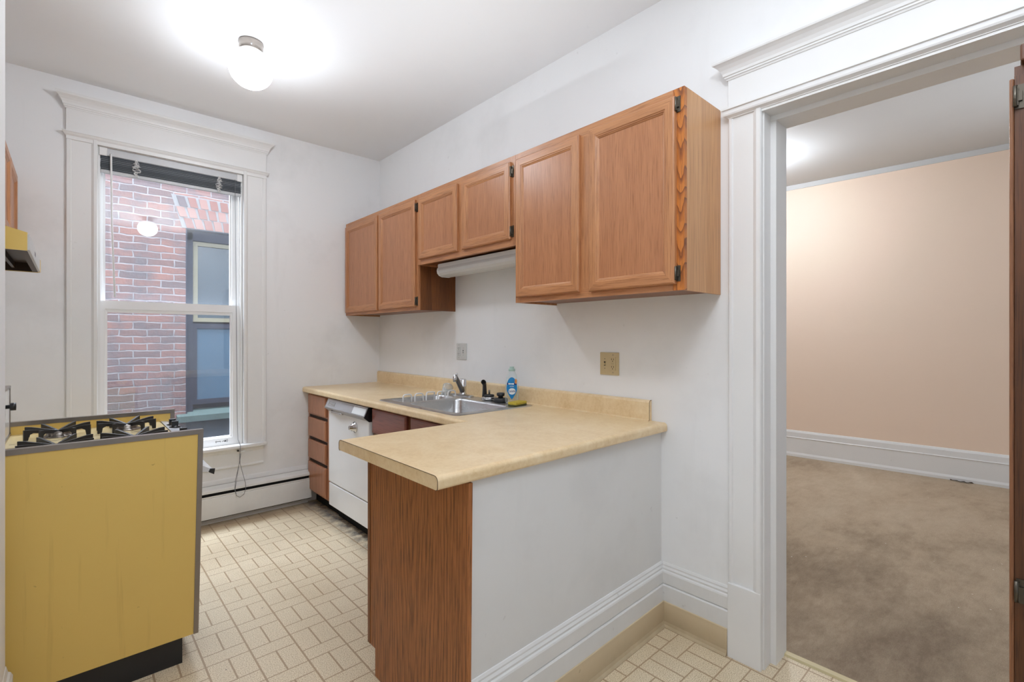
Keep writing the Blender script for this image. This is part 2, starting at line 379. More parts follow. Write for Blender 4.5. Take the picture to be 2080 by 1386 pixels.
FLUO = plain('frosted_diffuser', lin(206, 206, 204), .35, var=.02)
INK = plain('black_ink', (.03, .03, .03, 1), .6)
GLOBE = emit('lit_opal_globe', (.97, .98, 1, 1), 26)
GLOBE2 = emit('lit_opal_globe_warm', (.98, .98, 1, 1), 26)
GLOBE3 = emit('lit_opal_globe_far', (.96, .98, 1, 1), 95)
THRESH = plain('pale_threshold', lin(206, 192, 150), .4)

CX, CY, H = -2.007, -3.935, 1.3026
ZC, ZC2 = 2.855, 2.975

# ------------------------------------------------------------------ shell
def ground_plane(x0, x1, y0, y1, z, th=.05): return MB().box(x0, x1, y0, y1, z - th, z)
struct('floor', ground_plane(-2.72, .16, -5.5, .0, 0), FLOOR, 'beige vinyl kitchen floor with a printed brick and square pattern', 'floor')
struct('floor_carpet', ground_plane(.16, 4.4, -5.5, .6, 0), CARPET, 'stained beige carpet beyond the doorway', 'carpet')
struct('ceiling', MB().box(-2.72, .17, -5.5, .0, ZC, ZC + .05), CEIL, 'white kitchen ceiling', 'ceiling')
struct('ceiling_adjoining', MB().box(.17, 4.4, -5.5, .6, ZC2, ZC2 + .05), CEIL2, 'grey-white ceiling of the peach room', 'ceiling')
# back wall with window hole
WX0, WX1, WZ0, WZ1 = -1.885, -1.082, .505, 2.495
m = MB().box(-2.72, WX0, 0, .16, -.05, ZC + .05).box(WX1, .17, 0, .16, -.05, ZC + .05).box(WX0, WX1, 0, .16, -.05, WZ0).box(WX0, WX1, 0, .16, WZ1, ZC + .05)
struct('wall_back', m, WALLB, 'smudged white back wall around the window', 'wall')
# right wall with doorway
DY0, DY1, DZ = -3.20, -3.935, 2.19
m = MB().box(0, .17, DY0, .0, -.05, ZC2 + .05).box(0, .17, -5.5, DY1, -.05, ZC2 + .05).box(0, .17, DY1, DY0, DZ, ZC2 + .05)
struct('wall_right', m, WALL, 'white wall behind the cabinets, pierced by the doorway', 'wall')
struct('wall_left', MB().box(-2.72, -2.555, -1.72, 0, -.05, ZC + .05), WALL, 'white wall behind the range', 'wall')
struct('wall_near', MB().box(-2.72, -2.161, -5.5, -1.72, -.05, ZC + .05, .006), WALL, 'white wall end at the left edge of the view', 'wall')
pw = lambda y: 3.868 + .0666 * (-1.957 - y)
struct('wall_far', MB().prism([(pw(.6), .6), (pw(-5.5), -5.5), (pw(-5.5) + .12, -5.5), (pw(.6) + .12, .6)], 'z', -.05, ZC2 + .05), PEACH, 'peach wall of the room beyond the doorway', 'wall')
struct('wall_adjoining', MB().box(.17, 4.3, .6, .7, -.05, ZC2 + .05), PEACH, 'peach end wall hidden past the doorway', 'wall')
struct('wall_peninsula', MB().prism([(0, -2.755), (-1.126, -2.785), (-1.126, -2.70), (0, -2.70)], 'z', 0, .872), WALLP, 'smudged white half wall under the peninsula counter', 'half wall')

# baseboards: profile (d out from wall, z)
BP = [(0, 0), (.022, 0), (.022, .178), (.019, .183), (.013, .185), (.018, .188), (.018, .236), (.016, .242), (.011, .246), (.012, .254), (.007, .262), (.007, .268), (.003, .276), (0, .277)]
def sweep2(prof, a, b, n):   # a,b: 2D floor points, n: outward normal
    l = [[(p[0] + n[0] * d, p[1] + n[1] * d, z) for d, z in prof] for p in (a, b)]
    return l
def base(name, prof, a, b, n, mat, label, cat='baseboard'):
    return struct(name, MB().loft(sweep2(prof, a, b, n)), mat, label, cat)
base('baseboard_right', BP, (0, -2.765), (0, -3.069), (-1, 0), TRIMD, 'short white moulded baseboard between half wall and doorway casing')
base('baseboard_peninsula', BP, (0, -2.755), (-1.125, -2.785), (.0267, -.9996), TRIMD, 'white moulded baseboard along the peninsula half wall')
CP = [(.022, 0), (.040, 0), (.040, .003), (.030, .010), (.026, .022), (.025, .108), (.023, .111), (.022, .111)]
base('trim_cove_peninsula', CP, (-.024, -2.7556), (-1.12, -2.785), (.0267, -.9996), BEIGEV, 'beige vinyl cove strip along the foot of the half wall', 'cove base')
base('trim_cove_right', CP, (0, -2.782), (0, -3.066), (-1, 0), BEIGEV, 'short beige vinyl cove strip beside the doorway casing', 'cove base')
BP2 = [(0, 0), (.02, 0), (.02, .235), (.012, .245), (.014, .265), (.006, .29), (0, .296)]
base('baseboard_back', BP2, (-2.555, 0), (-.622, 0), (0, -1), TRIMD, 'white baseboard rising behind the baseboard heater')
BP3 = [(0, 0), (.03, 0), (.03, .025), (.02, .045), (.02, .2), (.026, .206), (.02, .214), (.018, .262), (.008, .28), (0, .284)]
base('baseboard_far', BP3, (pw(.58), .58), (pw(-5.4), -5.4), (-.9978, -.0665), TRIM, 'tall white baseboard under the peach wall')
base('trim_far_ceiling', [(0, ZC2 - .045), (.012, ZC2 - .045), (.03, ZC2 - .005), (.03, ZC2), (0, ZC2)], (pw(.58), .58), (pw(-5.4), -5.4), (-.9978, -.0665), CEIL2, 'narrow white cove strip along the top of the peach wall', 'moulding')
base('baseboard_near', [(0, 0), (.017, 0), (.017, .225), (.012, .236), (.006, .24), (.002, .258), (0, .26)], (-2.161, -1.72), (-2.161, -5.4), (1, 0), TRIMD, 'chipped white baseboard at the lower left edge of the view')
struct('trim_threshold', MB().prism([(.148, 0), (.182, 0), (.178, .008), (.152, .008)], 'y', DY1 - .02, DY0), THRESH, 'pale strip where the vinyl floor meets the carpet', 'threshold strip')

# ------------------------------------------------------------------ doorway
def crown_y(prof, y0, y1):   # profile (x,z) on the right wall, ends returned by the projection
    return MB().loft([[(x, y0 - max(0, -x - .02), z) for x, z in prof], [(x, y1 + max(0, -x - .02), z) for x, z in prof]])
def crown_x(prof, x0, x1):   # profile (y,z) on the back wall
    return MB().loft([[(x0 - max(0, -y - .02), y, z) for y, z in prof], [(x1 + max(0, -y - .02), y, z) for y, z in prof]])
R = sroot('door_1', 'white cased doorway opening to the carpeted peach room', 'doorway', (0, -3.57, 0))
def casing_prof(y0, y1, t=.02):  # moulded casing in plan from y0 (outer) to y1 (opening side), points (x,y)
    s = 1 if y1 > y0 else -1
    return [(0, y0), (-t * .8, y0), (-t, y0 + s * .004), (-t, y0 + s * .014), (-t * .75, y0 + s * .019), (-t * .75, y1 - s * .032), (-t, y1 - s * .026), (-t * 1.25, y1 - s * .018), (-t * 1.25, y1 - s * .004), (-t, y1), (0, y1)]
for nm, a, b in (('casing', -3.069, -3.198), ('casing', -4.066, -3.937)):
    struct(nm, MB().prism(casing_prof(a, b), 'z', .3, 2.2), TRIM, 0, 0, R)
    lo, hi = min(a, b), max(a, b)
    struct('plinth_block', MB().box(-.027, 0, lo, hi, 0, .302, .002), TRIM, 0, 0, R)
struct('jamb', MB().prism([(-.004, -3.203), (.06, -3.203), (.06, -3.224), (.174, -3.224), (.174, -3.195), (-.004, -3.195)], 'z', 0, DZ + .02), TRIM, 0, 0, R)
struct('jamb', MB().prism([(-.004, -3.932), (.06, -3.932), (.06, -3.912), (.174, -3.912), (.174, -3.945), (-.004, -3.945)], 'z', 0, DZ + .02), TRIM, 0, 0, R)
struct('head_jamb', MB().prism([(-.018, DZ - .004), (.0575, DZ - .004), (.0575, DZ - .024), (.1765, DZ - .024), (.1765, DZ + .03), (-.018, DZ + .03)], 'y', DY1 - .008, DY0 + .008), TRIM, 0, 0, R)
struct('head_casing', MB().box(-.022, 0, -4.066, -3.069, 2.195, 2.38, .002), TRIM, 0, 0, R)
bead = [(0, 2.198), (-.022, 2.198), (-.034, 2.206), (-.036, 2.212), (-.036, 2.226), (-.042, 2.228), (-.042, 2.236), (0, 2.238)]
struct('bead_moulding', crown_y(bead, -4.066, -3.069), TRIM, 0, 0, R)
crown = [(0, 2.352), (-.025, 2.352), (-.027, 2.358), (-.031, 2.360), (-.031, 2.366), (-.035, 2.368), (-.037, 2.378), (-.043, 2.390), (-.053, 2.402), (-.062, 2.409), (-.067, 2.412), (-.069, 2.418), (-.069, 2.427), (0, 2.429)]
struct('crown_moulding', crown_y(crown, -4.066, -3.069), TRIM, 0, 0, R)

# ------------------------------------------------------------------ window
R = sroot('window_1', 'tall white double-hung window with moulded casing facing a brick wall', 'window', (-1.48, 0, .5))
def wcas(x0, x1, t=.02):
    s = 1 if x1 > x0 else -1
    return [(x0, 0), (x0, -t * .8), (x0 + s * .004, -t), (x0 + s * .02, -t), (x0 + s * .026, -t * .75), (x1 - s * .03, -t * .75), (x1 - s * .024, -t), (x1 - s * .018, -t * 1.25), (x1 - s * .003, -t * 1.25), (x1, -t), (x1, 0)]
struct('casing', MB().prism(wcas(-2.03, -1.886), 'z', .53, 2.525), TRIM, 0, 0, R)
struct('casing', MB().prism(wcas(-.926, -1.08), 'z', .53, 2.525), TRIM, 0, 0, R)
struct('head_casing', MB().box(-2.03, -.926, -.022, 0, 2.49, 2.70, .002), TRIM, 0, 0, R)
struct('bead_moulding', crown_x([(0, 2.512), (-.022, 2.512), (-.03, 2.520), (-.036, 2.530), (-.04, 2.532), (-.04, 2.538), (0, 2.54)], -2.03, -.926), TRIM, 0, 0, R)
struct('crown_moulding', crown_x([(0, 2.672), (-.025, 2.672), (-.027, 2.680), (-.031, 2.682), (-.031, 2.690), (-.035, 2.692), (-.037, 2.704), (-.043, 2.718), (-.053, 2.731), (-.061, 2.738), (-.065, 2.741), (-.067, 2.747), (-.067, 2.756), (0, 2.758)], -2.03, -.926), TRIM, 0, 0, R)
struct('jamb', MB().box(WX0 - .004, WX0 + .004, 0, .16, .505, 2.495).box(WX0, WX0 + .012, .004, .03, .53, 2.49).box(WX0, WX0 + .01, .068, .074, .53, 2.49), TRIM, 0, 0, R)
struct('jamb', MB().box(WX1 - .004, WX1 + .004, 0, .16, .505, 2.495).box(WX1 - .012, WX1, .004, .03, .53, 2.49).box(WX1 - .01, WX1, .068, .074, .53, 2.49), TRIM, 0, 0, R)
struct('head_jamb', MB().box(WX0, WX1, 0, .16, 2.487, 2.497), TRIM, 0, 0, R)
struct('stool', MB().box(-2.07, -.93, -.066, .0, .507, .531, .007, 3).box(WX0, WX1, -.01, .16, .500, .527), TRIMD, 0, 0, R)
ap = [(0, .365), (-.012, .365), (-.016, .37), (-.016, .378), (-.011, .384), (-.011, .47), (-.02, .478), (-.03, .495), (-.032, .508), (0, .508)]
struct('apron', MB().prism(ap, 'x', -2.0, -.945), TRIMD, 0, 0, R)
def sash(x0, x1, z0, z1, y0, y1, gx0, gx1, gz0, gz1, nm):
    L = lambda a, b, c, d, y: [(a, y, c), (b, y, c), (b, y, d), (a, y, d)]
    mb = MB().loft([L(gx0, gx1, gz0, gz1, y1), L(x0, x1, z0, z1, y1), L(x0, x1, z0, z1, y0), L(gx0 - .012, gx1 + .012, gz0 - .012, gz1 + .022, y0),
                    L(gx0 - .01, gx1 + .01, gz0 - .01, gz1 + .018, y0 + .007), L(gx0, gx1, gz0, gz1, y0 + .012), L(gx0, gx1, gz0, gz1, y1)], False, False)
    o = struct(nm, mb, SASH, 0, 0, R)
    g = struct('pane', MB().box(gx0 - .004, gx1 + .004, (y0 + y1) / 2 - .001, (y0 + y1) / 2 + .001, gz0 - .004, gz1 + .004), GLASS, 0, 0, o)
    return o
ls = sash(-1.873, -1.091, .528, 1.536, .030, .066, -1.838, -1.152, .592, 1.463, 'lower_sash')
us = sash(-1.873, -1.094, 1.475, 2.485, .075, .108, -1.846, -1.146, 1.53, 2.44, 'upper_sash')
# handwritten mark on the lower rail: short ink strokes
mk = MB()
def stroke(pts, r=.0016): mk.tube([(x, .0295, z) for x, z in pts], r, 5)
x0, z0 = -1.243, .558
for pts in ([(0, -.008), (-.003, 0), (0, .008)], [(.0, 0), (.012, .001), (.022, 0)], [(.024, .004), (.026, -.005)], [(.036, -.004), (.044, .003), (.05, -.004)], [(.052, -.006), (.055, .009), (.058, -.006)], [(.062, .008), (.061, -.007)], [(.05, .001), (.064, .001)], [(.068, .012), (.072, 0), (.068, -.01)]):
    stroke([(x0 + a, z0 + b) for a, b in pts])
struct('ink_mark', mk, INK, 0, 0, ls)

# ------------------------------------------------------------------ blind
B = thing('window_blind', 'raised grey mini blind bunched at the top of the window', 'blind', (-1.48, .012, 2.32))
obj('head_rail', MB().box(-1.876, -1.088, -.002, .026, 2.44, 2.486, .003), HEADR, B)
br_ = obj('bracket', MB().box(-1.879, -1.84, -.006, .026, 2.436, 2.487, .003), WHITEP, B)
obj('bracket', MB().box(-1.118, -1.084, -.006, .026, 2.436, 2.487, .003), WHITEP, B)
m = MB()
for k in range(15):
    z = 2.350 + k * .006
    m.box(-1.872 + random.uniform(-.002, .002), -1.09 + random.uniform(-.002, .002), .0, .024, z, z + .0022)
m.box(-1.868, -1.094, .006, .02, 2.348, 2.44)
obj('slat_stack', m, SLATG, B)
obj('bottom_rail', MB().box(-1.872, -1.09, -.001, .025, 2.330, 2.349, .003), HEADR, B)
obj('tilt_wand', MB().tube([(-1.822, -.006, 2.452), (-1.822, -.012, 2.43), (-1.818, -.012, 2.0), (-1.803, .012, 1.56)], .0055, 8), WHITEP, B)
for x in (-1.695, -1.232):
    m = MB()
    for j in range(5):
        pts = [(x + random.uniform(-.024, .024) * math.sin(PI * (i + .8) / 17.6), -.008 + random.uniform(-.01, .003), 2.445 - .115 * i / 16) for i in range(17)]
        m.tube(pts, .0018, 5)
    obj('ladder_cord', m, WHITEP, B)
obj('lift_cord', MB().tube([(-1.132, -.006, 2.445), (-1.128, -.008, 1.9), (-1.118, .02, 1.5), (-1.113, .016, .7), (-1.112, -.005, .56), (-1.112, -.07, .53), (-1.116, -.074, .46), (-1.112, -.06, .40),
    (-1.098, -.072, .33), (-1.082, -.08, .26), (-1.08, -.082, .22), (-1.092, -.082, .18), (-1.118, -.082, .164), (-1.140, -.082, .18), (-1.150, -.082, .22), (-1.145, -.078, .29), (-1.128, -.072, .36), (-1.113, -.06, .42), (-1.104, -.05, .468)], .0017, 6), CORDG, B)
obj('lift_cord', MB().tube([(-1.112, -.052, .47), (-1.116, -.066, .42), (-1.133, -.074, .32), (-1.147, -.08, .23), (-1.142, -.084, .19)], .0014, 6), CORDG, B)
c = thing('cord_cleat', 'small white cord hook screwed under the window stool', 'hook', (-1.1, -.03, .47))
obj('hook', MB().tube([(-1.105, -.02, .478), (-1.1, -.05, .478), (-1.09, -.06, .482), (-1.078, -.06, .484)], .006, 8), WHITEP, c)
obj('screw', MB().lathe([(.001, -.004), (.007, -.004), (.007, .004), (.001, .006)], (-1.12, -.036, .487), (0, -1, 0), 10), INK, c)

# ------------------------------------------------------------------ baseboard heater
B = thing('baseboard_heater', 'long white baseboard heater under the window with dark air slot', 'heater', (-1.59, -.035, 0))
HX0, HX1 = -2.15, -.612
obj('front_cover', MB().prism([(-.07, .048), (-.066, .046), (-.066, .19), (-.07, .192), (-.074, .188), (-.074, .05)], 'x', HX0, HX1), TRIMD, B)
obj('top_cover', MB().prism([(-.022, .262), (-.03, .262), (-.07, .246), (-.074, .24), (-.074, .225), (-.07, .225), (-.07, .238), (-.022, .254)], 'x', HX0, HX1), TRIMD, B)
obj('damper', MB().prism([(-.07, .193), (-.066, .193), (-.066, .204), (-.072, .204)], 'x', HX0, HX1), TRIMD, B)
obj('slot_shade_box', MB().box(HX0 + .01, HX1 - .004, -.058, -.024, .04, .24), BLACKM, B)  # solid black box paints the shade behind the air slot
obj('end_cap', MB().box(HX0 - .01, HX0 + .002, -.076, -.021, .04, .262, .003), TRIMD, B)

# ------------------------------------------------------------------ cabinets
def ring(mp, a0, a1, b0, b1, steps, close_center=False):
    """rect loops stepping inwards: steps = [(inset, depth)], mp maps (a,b,d) to 3D. material 0 = uprights, 1 = rails"""
    mb = MB(); loops = []
    for i, d in steps:
        loops.append([mp(a0 + i, b0 + i, d), mp(a1 - i, b0 + i, d), mp(a1 - i, b1 - i, d), mp(a0 + i, b1 - i, d)])
    for k in range(len(loops) - 1):
        for s in range(4):
            j = (s + 1) % 4
            mb.add([loops[k][s], loops[k][j], loops[k + 1][j], loops[k + 1][s]], [[0, 1, 2, 3]], False, 1 if s in (0, 2) else 0)
    if close_center: mb.add(loops[-1], [[0, 1, 2, 3]])
    return mb
def door(parent, mp, a0, a1, b0, b1, mats, pmat, w=.05, t=.02):
    st = [(.0, 0), (0, t - .006), (.003, t - .002), (.006, t), (w - .012, t), (w - .009, t - .003), (w - .006, t - .003), (w - .003, t - .006), (w, t - .007), (w + .003, t - .010), (w + .003, 0)]
    d = obj('door', ring(mp, a0, a1, b0, b1, st), mats, parent)
    q = w + .001
    vs = [mp(a, b, dd) for dd in (t - .016, t - .010) for a, b in ((a0 + q, b0 + q), (a1 - q, b0 + q), (a1 - q, b1 - q), (a0 + q, b1 - q))]
    obj('panel', MB().loft([vs[:4], vs[4:]]), pmat, d)
    return d
def hinge(parent, mp, a, b, s=1):
    m = MB()
    def bx(a0, a1, b0, b1, d0, d1):
        p = [mp(x, y, d) for d in (d0, d1) for x, y in ((a0, b0), (a1, b0), (a1, b1), (a0, b1))]
        m.loft([p[:4], p[4:]])
    bx(a, a + s * .016, b - .030, b + .030, 0, .004); bx(a, a + s * .006, b - .024, b + .024, .004, .014); bx(a + s * .006, a + s * .013, b - .012, b + .012, .004, .010)
    m.tube([mp(a + s * .001, b - .026, .012), mp(a + s * .001, b + .026, .012)], .0045, 8)
    return obj('hinge', m, HINGE, parent)
RX = lambda X: (lambda a, b, d: (X - d, a, b))     # faces -x
LX = lambda X: (lambda a, b, d: (X + d, a, b))     # faces +x
def upper(name, label, y0, y1, z0, z1, doors, hinges, group, side_mat=None, far_side=None, wall=0.0, depth=.305, mp=None, fm=(OAK_V, OAK_H), stile=None):
    s = -1 if mp is None else 1
    front = wall + s * depth; mp = mp or RX(front)
    c = thing(name, label, 'wall cabinet', (wall + s * .15, (y0 + y1) / 2, z0), group)
    x0, x1 = sorted((wall + s * .002, front - s * .019))
    m = MB().box(x0, x1, y0 + .012, y1 - .012, z0 + .010, z1 - .004)
    obj('carcass', m, OAK_UNDER, c)
    obj('side_panel', MB().box(x0, x1, y0, y0 + .012, z0, z1), side_mat or OAK_V, c)
    obj('side_panel', MB().box(x0, x1, y1 - .012, y1, z0, z1), far_side or OAK_V, c)
    # face frame: stiles and rails
    f0, f1 = sorted((front, front - s * .019)); m = MB()
    ys = [y0, y0 + .04]; m.box(f0, f1, y1 - .04, y1, z0, z1, .001)
    if not stile: m.box(f0, f1, y0, y0 + .04, z0, z1, .001)
    for a, b in zip(doors[:-1], doors[1:]):
        mid = (a[0] + b[1]) / 2 if a[0] > b[1] else (a[1] + b[0]) / 2
        m.box(f0, f1, mid - .035, mid + .035, z0 + .04, z1 - .045)
    e0 = y0 + (.047 if stile else .04); m.box(f0, f1, e0, y1 - .04, z0, z0 + .04, mi=1); m.box(f0, f1, e0, y1 - .04, z1 - .045, z1, mi=1)
    m.box(f0 + (.004 if s > 0 else .012), f1 - (.012 if s > 0 else .004), y0 + .03, y1 - .03, z0 + .03, z1 - .03)
    obj('face_frame', m, fm, c)
    if stile: obj('face_frame_stile', MB().box(f0 - .0005, f1, y0, y0 + .047, z0, z1, .001), stile, c, 'orange stile with dark cathedral grain')
    for (a, b, zz0, zz1, hs, pm) in doors_full(doors, z0, z1):
        d = door(c, mp, min(a, b), max(a, b), zz0, zz1, fm, pm)
        for (ha, hz, sg) in hs: hinge(d, mp, ha, hz, sg)
    return c
def doors_full(ds, z0, z1):
    for d in ds: yield (d[0], d[1], d[2], d[3], d[4], d[5] if len(d) > 5 else OAK_P)
GU = 'oak wall cabinets in a row on the right wall'
upper('upper_cabinet', 'two-door oak wall cabinet nearest the window in the back corner', -1.143, -.004, 1.486, 2.25,
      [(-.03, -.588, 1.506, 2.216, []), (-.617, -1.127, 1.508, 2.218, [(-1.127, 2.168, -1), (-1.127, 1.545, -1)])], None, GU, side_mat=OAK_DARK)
upper('upper_cabinet', 'short two-door oak wall cabinet above the sink and strip light', -2.096, -1.1435, 1.782, 2.25,
      [(-1.175, -1.600, 1.815, 2.216, []), (-1.650, -2.068, 1.816, 2.218, [(-2.068, 2.168, -1), (-2.068, 1.856, -1)])], None, GU)
upper('upper_cabinet', 'large two-door oak wall cabinet nearest the doorway with pale side', -3.030, -2.0965, 1.482, 2.25,
      [(-2.114, -2.531, 1.508, 2.216, []), (-2.588, -2.999, 1.506, 2.218, [(-2.999, 2.187, -1), (-2.999, 1.546, -1)])], None, GU, side_mat=OAK_SIDE, stile=OAK_STILE)
upper('upper_cabinet', 'short oak wall cabinet on the left wall above the range hood', -1.63, -.012, 1.795, 2.25,
      [(-.03, -.44, 1.82, 2.216, []), (-.452, -.866, 1.82, 2.216, []), (-.89, -1.24, 1.82, 2.216, []), (-1.255, -1.61, 1.82, 2.216, [])], None, None, wall=-2.555, depth=.305, mp=LX(-2.25))

# under-cabinet strip light
c = thing('strip_light', 'white fluorescent strip light under the short wall cabinet', 'light fixture', (-.16, -1.62, 1.70))
obj('housing', MB().box(-.235, -.12, -2.085, -1.27, 1.756, 1.7815, .004), WHITEP, c)
obj('mounting_plate', MB().box(-.236, -.002, -2.08, -1.28, 1.7785, 1.7815), WHITEP, c)
pf = [(-.118, 1.757), (-.236, 1.757), (-.24, 1.74), (-.236, 1.722), (-.222, 1.708), (-.2, 1.701), (-.15, 1.701), (-.126, 1.712), (-.116, 1.735)]
obj('diffuser', MB().prism(pf, 'y', -2.08, -1.285), FLUO, c)
obj('end_cap', MB().prism([(x + (-.001 if x < -.17 else .001), z - .001) for x, z in pf], 'y', -1.286, -1.268), WHITEP, c)

# ------------------------------------------------------------------ base cabinets
c = thing('drawer_cabinet', 'narrow brown four-drawer base cabinet beside the back wall', 'base cabinet', (-.31, -.23, 0))
obj('carcass', MB().box(-.59, -.02, -.442, -.004, .1, .872), OAK_BASE, c)
obj('face_frame', MB().box(-.61, -.59, -.442, -.002, .1, .872, .001), OAK_BASE, c)
obj('toe_kick', MB().box(-.55, -.05, -.44, -.004, 0, .1), BLACKM, c)
def slab_front(nm, parent, x, y0, y1, z0, z1, mat):
    st = [(0, 0), (0, .012), (.004, .017), (.012, .019)]
    return obj(nm, ring(RX(x), min(y0, y1), max(y0, y1), z0, z1, st, True), [mat, mat], parent)
for z0, z1 in ((.115, .335), (.364, .508), (.534, .681), (.711, .858)):
    slab_front('drawer', c, -.61, -.035, -.385, z0, z1, OAK_BASE)
    if z1 < .8: obj('finger_gap_shade', MB().box(-.6115, -.605, -.385, -.035, z1 - .001, z1 + .019), GAP_SHADE, c)  # dark strip paints the shade in the finger gap over the drawer
c = thing('sink_cabinet', 'reddish brown base cabinet under the sink between dishwasher and peninsula', 'base cabinet', (-.31, -1.63, 0))
obj('carcass', MB().box(-.59, -.575, -2.12, -1.125, .1, .872).box(-.59, -.02, -1.137, -1.125, .1, .872).box(-.59, -.02, -2.12, -2.108, .1, .872).box(-.59, -.02, -2.12, -1.125, .1, .112), OAK_SINK, c)
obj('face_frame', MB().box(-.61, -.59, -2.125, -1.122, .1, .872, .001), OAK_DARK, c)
obj('toe_kick', MB().box(-.55, -.05, -2.12, -1.122, 0, .1), BLACKM, c)
for y0, y1 in ((-1.13, -1.542), (-1.592, -2.0)):
    slab_front('false_drawer', c, -.61, y0, y1, .711, .862, OAK_SINK)
    slab_front('door', c, -.61, y0, y1, .115, .68, OAK_SINK)
c = thing('peninsula_cabinet', 'peninsula base cabinet with dark walnut-look end panel', 'base cabinet', (-.87, -2.45, 0))
obj('carcass', MB().box(-1.126, -.64, -2.69, -2.165, .1, .872), OAK_BASE, c)
obj('end_panel', MB().prism([(-2.166, .105), (-2.166, .872), (-2.797, .872), (-2.786, 0), (-2.205, 0), (-2.205, .105)], 'x', -1.142, -1.127), OAK_END, c)
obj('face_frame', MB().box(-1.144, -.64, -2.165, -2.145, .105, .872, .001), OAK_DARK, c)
obj('toe_kick', MB().box(-1.126, -.64, -2.69, -2.21, 0, .1), BLACKM, c)

# ------------------------------------------------------------------ dishwasher
c = thing('dishwasher', 'white dishwasher with silver control panel between drawers and sink cabinet', 'dishwasher', (-.33, -.79, 0))
obj('tub', MB().box(-.60, -.06, -1.108, -.462, .1, .86), BLACKM, c)
obj('door_panel', MB().box(-.634, -.6, -1.104, -.466, .268, .79, .006, 3), WHITEE, c)
obj('lower_panel', MB().box(-.632, -.6, -1.104, -.466, .098, .261, .006, 3), WHITEE, c)
obj('toe_kick', MB().box(-.56, -.1, -1.104, -.466, 0, .098), BLACKM, c)
pf = [(-.60, .866), (-.636, .864), (-.664, .804), (-.662, .799), (-.632, .774), (-.60, .774)]
cp = obj('control_panel', MB().prism(pf, 'y', -1.098, -.476), plain('silver_control_panel', lin(176, 176, 180), .3, .25, var=.06, scale=60), c)
obj('side_cap', MB().prism([(x - (.001 if x < -.61 else 0), z) for x, z in pf], 'y', -1.106, -1.097), BLACK, c)
obj('side_cap', MB().prism([(x - (.001 if x < -.61 else 0), z) for x, z in pf], 'y', -.477, -.468), CHROME, c)
def slant(y0, y1, f0, f1, d=.0015):   # patch on the slanted control face, f from top (0) to lip (1)
    px = lambda f: (-.636 - .028 * f - d * .9, .864 - .060 * f + d * .42)
    a, b = px(f0), px(f1)
    qx = lambda p: (p[0] + .003 * .9, p[1] - .003 * .42)
    A, Bq = qx(a), qx(b)
    return MB().loft([[(a[0], y0, a[1]), (b[0], y0, b[1]), (Bq[0], y0, Bq[1]), (A[0], y0, A[1])], [(a[0], y1, a[1]), (b[0], y1, b[1]), (Bq[0], y1, Bq[1]), (A[0], y1, A[1])]])
obj('instruction_plate', slant(-1.088, -.91, .18, .86), LWHITE, cp)
m = MB()
for f0, f1, ya, yb in ((.30, .33, -.62, -.51), (.68, .71, -.62, -.51), (.30, .71, -.514, -.510), (.30, .71, -.62, -.616), (.44, .54, -.565, -.525), (.48, .60, -.612, -.57), (.06, .09, -1.096, -.478), (.93, .97, -1.096, -.478)):
    q = slant(yb, ya, f0, f1, .002); m.add(q.v, q.f)
obj('badge_frame', m, CHROME, cp)
obj('latch_handle', MB().tube([(-.655, -.575, .79), (-.66, -.6, .784), (-.658, -.72, .782), (-.655, -.76, .784)], .005, 8).tube([(-.655, -.575, .79), (-.652, -.57, .776)], .005, 8), CHROME, c)
obj('dial', MB().lathe([(.001, 0), (.036, 0), (.036, .004), (.026, .008), (.024, .022), (.018, .024), (.014, .04), (.001, .041)], (-.634, -.905, .716), (-1, 0, 0), 28), CHROME, c)

# ------------------------------------------------------------------ countertop
c = thing('countertop', 'butterscotch laminate L-shaped countertop with backsplash and rounded edge', 'countertop', (-.33, -1.4, .874))
ZT, ZB = .914, .874
SX0, SX1, SY0, SY1 = -.59, -.07, -1.975, -1.175      # sink cut-out
m = MB()
def nose(xf, s):   # front edge profile, rounded over top and bottom, xf = nose plane, s = direction outward
    r = .016
    pts = []
    for k in range(7):
        a = PI / 2 * k / 6; pts.append((xf - s * (r - r * math.sin(a)), ZT - r + r * math.cos(a)))
    for k in range(4):
        a = PI / 2 * k / 3; pts.append((xf - s * (.008 - .008 * math.cos(a)), ZB + .008 - .008 * math.sin(a)))
    return pts
nf = nose(-.658, -1)
m.prism([(SX0, ZT)] + nf + [(SX0, ZB)], 'y', -2.144, -.002, smooth=False)
m.box(SX0, -.002, SY1, -.002, ZB, ZT); m.box(SX1, -.002, SY0, SY1, ZB, ZT); m.box(SX0, -.002, -2.2, SY0, ZB, ZT)
# peninsula leg: profile in (y,z), extruded along x, outer edge slightly out of square
def pen(x, yo):
    no = nose(yo, -1); ni = nose(-2.128, 1)
    return [(x, y, z) for y, z in (no + ni[::-1])]
m.loft([pen(-.59, -2.793), pen(-1.252, -2.800)])
m.loft([[(x, y, z) for y, z in nose(yo, -1) + [(-2.2, ZB), (-2.2, ZT)]] for x, yo in ((-.002, -2.785), (-.59, -2.793))])
obj('slab', m, LAM, c)
bs = [(-.002, ZT - .002), (-.002, 1.010), (-.012, 1.010), (-.019, 1.006), (-.022, .999), (-.022, ZT + .006), (-.028, ZT)]
obj('backsplash', MB().prism(bs, 'y', -2.705, -.002), LAM, c)
# thin dark seam lines of the end caps
ed = [(y, z) for _, y, z in pen(-1.252, -2.8)]
obj('end_cap_seam', MB().tube([(-1.2525, y, z) for y, z in ed[:11]], .0011, 5).tube([(-1.2525, y, z) for y, z in ed[11:]], .0011, 5).tube([(-1.2525, ed[0][0], ed[0][1]), (-1.2525, ed[-1][0], ed[-1][1])], .0011, 5), LAMEDGE, c)
obj('backsplash_seam', MB().tube([(x, -2.7053, z) for x, z in bs[1:]], .0012, 5), LAMEDGE, c)

